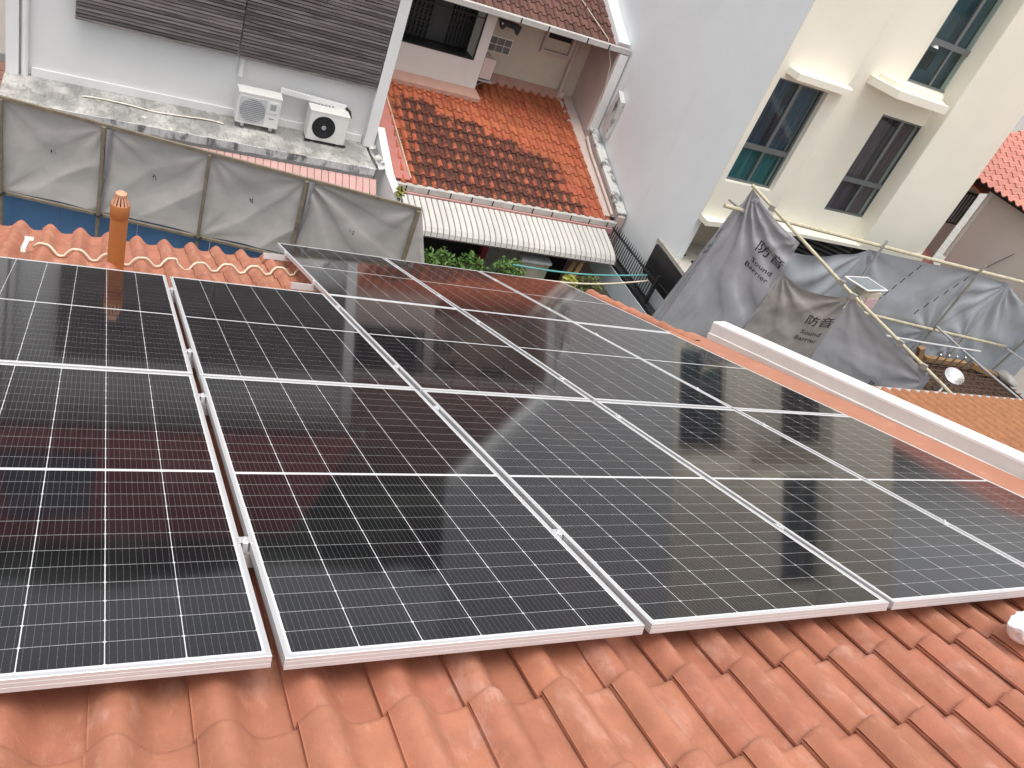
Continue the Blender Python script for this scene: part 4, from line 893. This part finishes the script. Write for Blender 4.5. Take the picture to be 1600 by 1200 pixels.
def tarp(name, label, mat, group, spec, **kw):
    fn, nx, ny = cloth(*spec, **kw); t = thing(name, label, 'tarpaulin', fn(.5, 1.0), group)
    part('sheet', MB().grid(fn, nx, ny), mat, t, smooth='all'); return t, fn
def lettering(lines, fn, parent, s0, t0, w, h, off, nrm):
    """print text on a cloth: lines of (text, x, y, size) in units of the box (w, h) of cloth parameters"""
    nrm = Vector(nrm).normalized(); allmb = MB()
    for txt, x, y, size in lines:
        cu = bpy.data.curves.new('text', 'FONT'); cu.body = txt; cu.size = size; cu.resolution_u = 2
        ob = bpy.data.objects.new('text', cu); COL.objects.link(ob); dg = bpy.context.evaluated_depsgraph_get(); dg.update()
        me = bpy.data.meshes.new_from_object(ob.evaluated_get(dg)); bpy.data.objects.remove(ob)
        import bmesh
        bm = bmesh.new(); bm.from_mesh(me); bmesh.ops.triangulate(bm, faces=bm.faces)
        for _ in range(2):
            es = [e for e in bm.edges if e.calc_length() > size * .18]
            if es: bmesh.ops.subdivide_edges(bm, edges=es, cuts=1); bmesh.ops.triangulate(bm, faces=bm.faces)
        vs = []
        for v in bm.verts:
            s = s0 + (x + v.co.x) * w; t = t0 + (y - v.co.y) * h; vs.append(fn(s, t) + nrm * off)
        bm.verts.ensure_lookup_table(); allmb.add(vs, [tuple(q.index for q in f.verts) for f in bm.faces]); bm.free(); bpy.data.meshes.remove(me)
    return part('lettering', allmb, M['ink'], parent)

# left barrier: pale sheets on a light pole frame over blue hoarding
FA = math.radians(-11.0); FU = Vector((math.cos(FA), math.sin(FA), 0)); FN = Vector((math.sin(FA), -math.cos(FA), 0))   # FN faces us
FO = Vector((-1.59, 9.5, 0))
def FP(s, z, off=0.0): return FO + FU * s + Vector((0, 0, z)) + FN * off
PS = [.02, 1.13, 2.35, 3.56, 5.07]
sf = thing('sheet_scaffold', 'row of thin weathered posts and rails carrying the pale grey sheets', 'scaffold', FP(2.5, -5.6))
part('rail', MB().bar(FP(-2.2, -2.855, .02), FP(5.10, -2.90, .02), .038, .04), M['timberpost'], sf)
part('rail', MB().bar(FP(-2.2, -4.10, .03), FP(5.0, -4.10, .03), .04, .035), M['timberpost'], sf)
for i, s in enumerate([-1.15] + PS):
    part('post', MB().tube([FP(s, -6.6, .045), FP(s, -2.87 - (.01 * i), .045)], [.026, .026, .026, .022, .030, .036][i], 8), M['timberpost'], sf, smooth=True)
    part('tie', MB().tube([FP(s - .05, -4.08, .06), FP(s, -4.12, .085), FP(s + .05, -4.07, .06)], .012, 5), M['dark'], sf)
LB = [(-1.14, .015), (.03, 1.125), (1.135, 2.345), (2.355, 3.555), (3.575, 5.05)]
labs = ['pale grey sheet beyond the left picture edge over blue hoarding', 'pale grey sheet at the left picture edge above the blue hoarding', 'pale grey sheet behind the top of the orange vent pipe',
        'pale grey sheet just right of the vent pipe with smooth surface', 'pale grey sheet at the right end of the barrier with deep sagging folds']
for i, ((a, b), lab) in enumerate(zip(LB, labs)):
    zb = -4.09 if i < 4 else -4.25
    fl = [('fan', .008, 9 + i, (0, 0, i, 1.6)), ('fan', .012, 10, (1, .02, 1.1 * i, 1.3)), ('fan', .010, 8, (0, 1, 2 + i, 1.6)), ('swag', .008, 6 + i, (.22 + .04 * i, i)), ('diag', .020, 5.0, (-.9, -1, i, .8, .75, .42))]
    if i == 4: fl = [('fan', .030, 11, (0, 0, .4, .75)), ('fan', .014, 8, (1, .02, 1.5, 1.2)), ('swag', .016, 6, (.35, .5))]
    t, fn = tarp('sound_sheet', lab, M['tarp_pale'], 'pale sheets on the left barrier', (FP(a, -2.875 - .008 * i), FP(b, -2.885 - .008 * i), FP(a, zb), FP(b, zb), FN), sagb=.02, sagr=.015 * (i % 2), folds=fl, wr=.008, seed=i * 7 + 1, belly=-.05, scale=1.3)
    mb = MB()
    for j in range(6):
        q = fn(.47 + .018 * (j % 3) + .01 * math.sin(j * 4 + i), .44 + .025 * (j // 3) + .012 * math.sin(j * 2.3 + i)) + FN * .006
        mb.tube([q, q + FN * .002], RND.uniform(.004, .010), 5)
    if i: part('print_mark', mb, M['ink'], t)
    if i in (2, 4):
        part('folded_hem', MB().grid(lambda s, u_: FP(a + .01 + .075 * s * (1 - .75 * u_) + .02 * math.sin(5 * u_), -2.90 - 1.18 * u_, .03 + .03 * math.sin(3 * s + 6 * u_)), 8, 30), material('hem_grey', (.30, .295, .31, 1), rough=.75, var=.15, vs=6), t, smooth='all')
t, fn = tarp('sound_sheet', 'narrow pleated sheet closing the right end of the barrier before the dark yard', M['tarp_pale'], 'pale sheets on the left barrier',
             (FP(5.08, -2.905, .02), FP(5.13, -2.93, -.10), FP(5.02, -4.6, .05), FP(5.68, -4.55, -.35), FN), folds=[('vert', .022, 26, (0, .2))], wr=.012, seed=31, nx=40)
for i in range(8):
    s = -2.1 + .92 * i
    if i == 0: hd = thing('hoarding', 'blue sheet metal hoarding under the pale grey sheets', 'hoarding', FP(1.5, GZ))
    part('hoarding_panel', MB().hexa([FP(s + .004, GZ, -.14), FP(s + .916, GZ, -.14), FP(s + .916, GZ, -.11), FP(s + .004, GZ, -.11), FP(s + .004, -3.85, -.14), FP(s + .916, -3.85, -.14), FP(s + .916, -3.85, -.11), FP(s + .004, -3.85, -.11)]), M['blue'], hd)

# right site: pole running down from the corner, sheets hung from it
P0 = Vector((9.82, 9.8, 0)); TU = Vector((12.82 - 9.82, 6.3 - 9.8, 0)).normalized(); TNm = Vector((TU.y, -TU.x, 0))        # TNm faces us
if TNm.dot(Vector((-1, -1, 0))) < 0: TNm = -TNm
def TP(s, z, off=0.0): return P0 + TU * s + Vector((0, 0, z)) + TNm * off
sp = thing('scaffold_pole', 'long weathered scaffold pole sloping down to the right across the grey sheets', 'pole', TP(0, -2.03))
part('pole_tube', MB().tube([TP(-.06, -2.0, .03), TP(2.3, -2.80, .05), TP(4.75, -3.52, .05)], .030, 10), M['bamboo'], sp, smooth=True)
for s, z in ((.45, -2.18), (2.15, -2.745), (2.45, -2.85), (3.55, -3.17), (4.1, -3.33)):
    part('coupler', MB().hexa([TP(s + a, z + c, .03 + b) for c in (-.05, .05) for a, b in ((-.05, 0), (.05, 0), (.05, .07), (-.05, .07))]), M['pole'], sp)
TEXT = [('防音', 0.0, 0.0, .40), ('Sound', .08, .42, .235), ('Barrier', .0, .68, .235)]
tA, fA = tarp('sound_barrier', 'grey sheet hanging from the peak, printed Sound Barrier, second from the left', M['tarp_grey'], 'printed sheets round the right site',
              (TP(-.02, -2.06), TP(1.18, -2.50), TP(-.36, -5.6), TP(1.06, -5.6), TNm), sagt=.06, sagr=-.02, folds=[('fan', .050, 17, (.0, .0, .3, .30)), ('fan', .03, 11, (1, 0, 1, .9)), ('vert', .014, 13, (.5, .2))], wr=.004, seed=41, ny=80, nx=80)
lettering(TEXT, fA, tA, .50, .19, .62, .20 * .86, .012, TNm)
tB, fB = tarp('sound_barrier', 'brownish dusty sheet printed Sound Barrier in the middle of the row', M['tarp_brown'], 'printed sheets round the right site',
              (TP(1.20, -3.10, .03), TP(2.42, -2.90, .03), TP(1.08, -5.7, .03), TP(2.46, -5.7, .03), TNm), sagt=.16, folds=[('fan', .028, 13, (0, 0, .8, .9)), ('fan', .03, 10, (1, 0, .3, .9)), ('diag', .02, 7, (1, .5, 0, .3, .8, .5))], wr=.013, seed=52, nx=70, ny=70)
lettering(TEXT, fB, tB, .66, .235, .44, .205, .012, TNm)
tC, fC = tarp('sound_barrier', 'smooth grey sheet under the pole, nearest the orange neighbouring roof', M['tarp_grey'], 'printed sheets round the right site',
              (TP(2.44, -2.90, .01), TP(4.32, -3.44, .01), TP(2.48, -6.0, .01), TP(4.36, -6.0, .01), TNm), sagt=.04, folds=[('fan', .03, 10, (1, .05, .3, .8)), ('fan', .02, 8, (0, 0, .3, .9)), ('diag', .012, 6, (.2, 1, 0, .6, .5, .5))], wr=.012, seed=63, nx=70, ny=70)
lettering([('防音', 0, 0, .40)], fC, tC, .575, .345, .35, .165, .012, TNm)
TL = Vector((-.55, .83, 0)).normalized()
tD, fD = tarp('sound_barrier', 'narrow grey sheet edge-on at the far left of the row, lettering cut off', M['tarp_grey'], 'printed sheets round the right site',
              (TP(-.16, -2.62, -.15), TP(-.02, -2.30, -.02), TP(-.62, -5.6, -.45), TP(-.25, -5.6, -.02), TNm), folds=[('vert', .03, 24, (0, .3))], wr=.012, seed=74, nx=40)
lettering([('防', 0, 0, .40), ('Sound', -.1, .42, .235), ('Barrier', -.1, .68, .235)], fD, tD, .25, .22, .55, .19, .012, TNm)
tag(part('scaffold_stub', MB().tube([TP(-.30, -2.42, .0), TP(.06, -2.50, .0)], .03, 8), M['pole']), 'short pole end poking out left of the peak sheet', 'pole')
# back of the site
YB = 9.8
def pole(lab, a, b, r, m_, group='poles of the right site', name='scaffold_pole'):
    o = part(name, MB().tube([a, (Vector(a) + Vector(b)) / 2 + Vector((0, 0, -.02)), b], r, 8), m_, smooth=True); return tag(o, lab, 'pole', group)
pole('upper yellow pole running along the top of the blue-grey sheets', (9.4, YB, -2.47), (21.5, YB, -2.87), .038, M['bamboo'])
pole('lower yellow pole across the middle of the blue-grey sheets', (12.3, YB - .05, -4.02), (19.9, YB - .05, -4.53), .036, M['bamboo'])
pole('upright pole behind the solar lamp', (13.65, YB - .06, -2.45), (13.55, YB - .06, -5.2), .030, M['steel'])
pole('upright pole at the middle of the blue-grey sheets', (16.95, YB - .06, -2.55), (16.80, YB - .06, -6.2), .030, M['pole'])
pole('upright pole at the right end of the site', (20.9, YB - .06, -2.4), (19.85, YB - .06, -6.5), .034, M['pole'])
pole('thin bare steel tube lying across the gap', (13.1, 8.6, -3.95), (17.6, 8.9, -4.25), .022, M['alu'])
pole('slanting brace from the middle joint down to the right', (16.85, YB - .1, -4.22), (19.4, 8.2, -5.1), .028, M['steel'])
pole('brace running off to the right picture edge', (19.9, YB - .1, -4.55), (22.0, 8.6, -5.0), .028, M['steel'])
SN_ = Vector((0, -1, 0))
sheets = [('blue-grey sheet with creased top edge below the dark carport opening', (11.0, -3.10), (13.45, -2.80), .16, [('swag', .05, 9, (.3, 0)), ('fan', .05, 10, (1, 0, .3, .7))], 81),
          ('blue-grey sheet behind the solar lamp, second from the left', (13.45, -2.76), (16.92, -2.78), .03, [('fan', .035, 10, (0, 0, 1, .5)), ('fan', .03, 8, (1, 0, .3, .6)), ('diag', .03, 3, (1, .2, 0, .5, .8, .4))], 82),
          ('blue-grey sheet with bunched folds at its right side', (16.92, -2.78), (18.35, -2.90), .03, [('fan', .06, 14, (1, 0, .2, .4)), ('fan', .04, 10, (1, .6, 1, .7))], 83),
          ('blue-grey sheet sagging at the right picture edge', (18.35, -2.90), (21.5, -3.25), .35, [('swag', .07, 7, (.3, .3)), ('fan', .06, 12, (0, 0, .2, .5))], 84)]
for lab, (xa, za), (xb, zb), sg, fl, sd in sheets:
    tarp('site_sheet', lab, M['tarp_blue'], 'blue-grey sheets at the back of the right site', ((xa, YB + .05, za), (xb, YB + .05, zb), (xa, YB + .08, -6.8), (xb, YB + .08, -6.8), SN_), sagt=sg, folds=[(k_, a_ * .62, f_, g_) for k_, a_, f_, g_ in fl] + [('fan', .026, 11, (1, .42, .6, .9))], wr=.008, seed=sd, nx=80, ny=80, scale=1.2)
mb = MB()
for (xa, za, xb, zb) in ((15.1, -2.85, 14.6, -3.75), (16.75, -2.9, 16.0, -3.9)):
    for i in range(6): p = Vector((xa + (xb - xa) * i / 5, YB - .03, za + (zb - za) * i / 5)); mb.tube([p, p + Vector((-.06, -.01, -.12))], .010, 5)
tag(part('tie_cord', mb, M['dark']), 'knotted dark tie cords down the seams of the blue-grey sheets', 'cord')
# formwork, rebar and timber inside the site
fw = thing('formwork_deck', 'rust brown formwork deck with rebar mesh inside the sheeted site', 'formwork', (17, 8.5, -5.3))
part('deck', B((13.8, 6.6, -5.35), (19.9, 9.7, -5.22)), M['form'], fw)
for i in range(24): part('bar', MB().tube([(14.0 + .25 * i, 6.8, -5.17 + RND.uniform(-.01, .01)), (14.0 + .25 * i + RND.uniform(-.05, .05), 9.6, -5.17)], .016, 5), M['rust'], fw)
for i in range(16): part('bar', MB().tube([(13.9, 6.9 + .17 * i, -5.135), (19.8, 6.9 + .17 * i + RND.uniform(-.04, .04), -5.135)], .014, 5), M['rust'], fw)
for i in range(5): part('dowel', MB().tube([(17.3 + .28 * i, 9.45, -5.1), (17.0 + .30 * i, 9.25, -4.68)], .018, 6), M['steel'], fw)
for i in range(5): part('dowel', MB().tube([(15.3 + .2 * i, 9.0, -5.2), (15.2 + .2 * i, 8.9, -4.85)], .012, 6), M['rust'], fw)
for j, (lab, a, b) in enumerate((('short raw timber stub behind the round work lamp', (16.55, 9.3, -5.1), (16.35, 9.35, -4.62)), ('raw timber block at the right end of the formwork', (18.7, 9.45, -5.0), (19.5, 9.25, -5.1)), ('raw timber batten lying behind the steel dowels', (17.1, 9.6, -5.06), (18.6, 9.55, -5.06)))):
    tag(part('timber', MB().bar(a, b, .14, .12), M['timber']), lab, 'timber', 'timber offcuts on the formwork')
tag(part('cement_bag', MB().grid(lambda s, t: Vector((19.75, 9.1, -5.05)) + Vector((.16 * math.cos(6.283 * s) * math.sin(3.1416 * t), .3 * math.cos(3.1416 * t), .12 * math.sin(6.283 * s) * math.sin(3.1416 * t) + .05 * noise.noise((s * 4, t * 4, 0)))), 24, 14), M['gutter'], smooth='all'), 'pale sack lying at the right edge of the formwork', 'sack')
wl = thing('work_lamp', 'round silver work lamp shade lying above the brown formwork', 'lamp', (15.75, 8.0, -4.95))
ax = Vector((-.30, -.30, .90)).normalized(); e1 = ax.cross(Vector((0, 0, 1))).normalized(); e2 = ax.cross(e1); lc = Vector((16.35, 8.3, -4.62))
mb = MB(); n = 28; rings = [(.06, -.13), (.09, -.09), (.17, -.02), (.215, .04), (.222, .045), (.205, .035), (.14, -.015), (.05, -.05), (.0, -.055)]
vs = [lc + ax * z + r * (math.cos(2 * math.pi * k / n) * e1 + math.sin(2 * math.pi * k / n) * e2) for r, z in rings for k in range(n)]
mb.add(vs, [(i * n + k, i * n + (k + 1) % n, (i + 1) * n + (k + 1) % n, (i + 1) * n + k) for i in range(len(rings) - 1) for k in range(n)])
part('lamp_shade', mb, M['mirror'], wl, smooth=True); part('lamp_stand', MB().tube([lc - ax * .15, lc + Vector((-.45, -.2, -.5))], .025, 8), M['steel'], wl, smooth=True)
# small solar lamp on the pole
sl = thing('solar_lamp', 'small box lamp with a tilted solar plate on top, beside the sloping pole', 'lamp', (12.2, 8.5, -3.3))
q = [Vector((11.94, 8.76, -2.93)), Vector((12.18, 8.32, -2.93)), Vector((12.85, 8.45, -2.92)), Vector((12.66, 8.87, -2.92))]
up = Vector((0, 0, .018)); part('plate_frame', MB().hexa(q + [p + up for p in q]), M['white'], sl)
cc = sum(q, Vector()) / 4; q2 = [cc + (p - cc) * .88 + Vector((0, 0, .019)) for p in q]; part('solar_plate', MB().hexa(q2 + [p + Vector((0, 0, .003)) for p in q2]), material('plate_cell', (.16, .19, .22, 1), rough=.2, var=.1), sl)
part('lamp_box', MB().hexa([(12.20, 8.40, -3.32), (12.62, 8.34, -3.32), (12.66, 8.60, -3.32), (12.24, 8.66, -3.32), (12.22, 8.42, -2.96), (12.64, 8.36, -2.96), (12.68, 8.62, -2.96), (12.26, 8.68, -2.96)]), material('cream_box', (.55, .50, .40, 1), rough=.6, var=.1), sl)
part('warning_sticker', MB().hexa([(12.36, 8.366, -3.28), (12.60, 8.332, -3.28), (12.60, 8.338, -3.28), (12.36, 8.372, -3.28), (12.37, 8.376, -3.08), (12.61, 8.342, -3.08), (12.61, 8.348, -3.08), (12.37, 8.382, -3.08)]), material('pink_sticker', (.60, .44, .45, 1), rough=.6, var=.3, vs=40), sl)
part('bracket', MB().bar((12.24, 8.55, -3.1), (12.02, 8.10, -3.10), .03, .03), M['pole'], sl)

# ------------------------------------------------------------------ yard between the houses
sfn = thing('spiked_fence', 'black spiked steel fence on a low wall beside the pale blank wall', 'fence', (10.3, 12.8, -5.9))
for i in range(27):
    y = 11.62 + .094 * i; part('bar', MB().tube([(10.3, y, -5.68), (10.3, y, -5.10), (10.3, y, -5.02)], [.012, .012, .002], 6), M['black'], sfn)
part('rail', B((10.28, 11.5, -5.20), (10.32, 14.15, -5.165)), M['black'], sfn); part('rail', B((10.28, 11.5, -5.64), (10.32, 14.15, -5.605)), M['black'], sfn)
part('post', B((10.27, 11.50, -6.0), (10.33, 11.56, -5.0)), M['black'], sfn); part('post', B((10.27, 14.0, -6.0), (10.33, 14.06, -5.0)), M['black'], sfn)
bw_ = thing('boundary_wall', 'low stained boundary wall with a pale blue band below the spiked fence', 'wall', (10.35, 12, GZ))
part('wall_base', B((10.22, 8.2, GZ), (10.42, 13.94, -6.32)), M['yardwall'], bw_); part('painted_band', B((10.20, 8.2, -6.318), (10.42, 13.94, -5.80)), M['paleblue'], bw_)
part('dark_coping', B((10.22, 8.2, -5.798), (10.44, 13.94, -5.72)), M['black'], bw_)
gbx = thing('gate_cabinet', 'black sheet metal gate housing with dirty concrete slab on top', 'gate housing', (11.3, 11.6, GZ))
part('base_wall', B((10.53, 10.80, GZ), (12.0, 12.45, -5.452)), M['paleblue'], gbx)
part('metal_side', B((10.55, 10.82, -5.45), (10.60, 12.45, -4.71)), M['black'], gbx); part('metal_front', B((10.602, 10.82, -5.45), (12.0, 10.87, -4.71)), M['black'], gbx)
part('slab', MB().prism([(10.50, 10.76, -4.705), (12.15, 10.76, -4.705), (12.15, 12.58, -4.705), (10.62, 12.58, -4.705)], (0, 0, .09)), M['concrete'], gbx)
part('stones', MB().box((11.0, 11.6, -4.612), (11.10, 11.66, -4.57)).box((11.15, 11.3, -4.612), (11.2, 11.36, -4.58)).box((10.95, 11.9, -4.612), (11.0, 11.94, -4.585)), M['gap'], gbx)
part('slide_rail', MB().tube([(10.45, 13.2, -5.30), (10.50, 11.9, -5.28), (10.52, 11.2, -5.26)], .022, 6), M['black'], gbx)
def bush(name, lab, c, r, n, group, m_=None, leaf=.055, cat='bush'):
    t = thing(name, lab, cat, (c[0], c[1], GZ), group); mb = MB(); rr = random.Random(hash(lab) % 1000)
    for i in range(n):
        while True:
            p = Vector((rr.uniform(-1, 1), rr.uniform(-1, 1), rr.uniform(-1, 1)))
            if .35 < p.length < 1 + .25 * noise.noise(p * 2.2 + Vector(c)): break
        p = Vector((c[0] + p.x * r[0], c[1] + p.y * r[1], c[2] + p.z * r[2])); a = Euler((rr.uniform(-1, 1), rr.uniform(-1, 1), rr.uniform(0, 6.28))).to_matrix(); l = leaf * rr.uniform(.6, 1.3)
        mb.add([p + a @ Vector(q) for q in ((0, -l, 0), (l * .5, 0, .2 * l), (0, l, 0), (-l * .5, 0, .2 * l))], [(0, 1, 2, 3)])
    part('foliage', mb, m_ or M['leaf'], t)['kind'] = 'stuff'; mb = MB()
    for i in range(7): mb.tube([(c[0] + rr.uniform(-.1, .1), c[1], GZ), (c[0] + rr.uniform(-r[0], r[0]) * .5, c[1] + rr.uniform(-r[1], r[1]) * .4, c[2] - r[2] * .2), (c[0] + rr.uniform(-r[0], r[0]) * .8, c[1], c[2] + r[2] * .6)], .015, 5)
    part('stem', mb, M['stem'], t); return t
bush('bush', 'leafy green bush next to the pleated end sheet, leftmost under the awning', (5.75, 12.5, -6.25), (.42, .40, .55), 900, 'bushes under the awning')
bush('bush', 'green bush in the middle under the white awning', (6.55, 12.7, -6.35), (.40, .40, .55), 800, 'bushes under the awning')
bush('bush', 'brightest green bush under the awning, above the teal clothes line', (7.25, 12.3, -6.10), (.42, .42, .55), 1000, 'bushes under the awning')
bush('yard_plant', 'yellowish broad leaved plant near the corner of the panels', (8.55, 12.0, -5.72), (.14, .16, .16), 50, None, M['leaf_yellow'], .11, 'plant')
bush('yard_plant', 'sparse green plant between the yellowish plant and pale blue wall', (9.12, 12.1, -5.82), (.30, .3, .28), 320, None, material('dull_leaf', (.10, .11, .03, 1), rough=.6, var=.4), .05, 'plant')
bush('ledge_plant', 'tiny yellow-green plant on the end of the party wall by the awning', (4.52, 12.5, -4.58), (.10, .10, .10), 60, None, M['leaf_yellow'], .05, 'plant')
def line(lab, a, b, r, m_):
    pts = [Vector(a).lerp(Vector(b), i / 12) + Vector((0, 0, -.10 * math.sin(math.pi * i / 12))) for i in range(13)]
    tag(part('clothes_line', MB().tube(pts, r, 6), m_, smooth='all'), lab, 'clothes line', 'clothes lines over the yard')
line('teal clothes pole strung above the bushes', (6.8, 11.5, -5.22), (10.3, 11.9, -5.22), .018, M['teal'])
line('pale clothes pole just below the teal one', (7.3, 11.3, -5.36), (10.3, 11.8, -5.30), .018, M['cable'])
t = thing('wash_tub', 'white household tank against the porch wall behind the bushes', 'tank', (8.2, 13.2, GZ))
part('tank_body', MB().prism([(7.85, 13.0, GZ), (8.55, 13.0, GZ), (8.6, 13.4, GZ), (7.9, 13.4, GZ)], (0, 0, 2.25)), M['yardwall'], t); part('tank_lid', MB().prism([(7.82, 12.97, -5.945), (8.58, 12.97, -5.945), (8.63, 13.43, -5.945), (7.87, 13.43, -5.945)], (0, 0, .06)), material('tank_lid_grey', (.45, .47, .48, 1), rough=.6, var=.15), t)
for i, (a, b) in enumerate((((8.7, 12.8, -7.4), (9.25, 13.1, -5.6)), ((8.85, 12.7, -7.5), (9.35, 13.0, -5.6)))):
    tag(part('leaning_plank', MB().bar(a, b, .09, .03), M['timber']), ('timber plank leaning under the awning, left one' if i == 0 else 'timber plank leaning under the awning, right one'), 'plank', 'planks leaning in the yard')

# ------------------------------------------------------------------ unseen dark tree ridge, added to cut the bright sky mirrored in the panels
mb = MB()
mb.grid(lambda s, t: (-40 + 62 * s, 34 + 3 * noise.noise((s * 20, t * 5, 1)), GZ + (GZ * -1 + 5.6 + 0.7 * noise.fractal((s * 13, 0, 2), .8, 2, 4)) * t), 120, 12)
tag(part('added_tree_ridge', mb, M['added_trees']), kind='stuff')
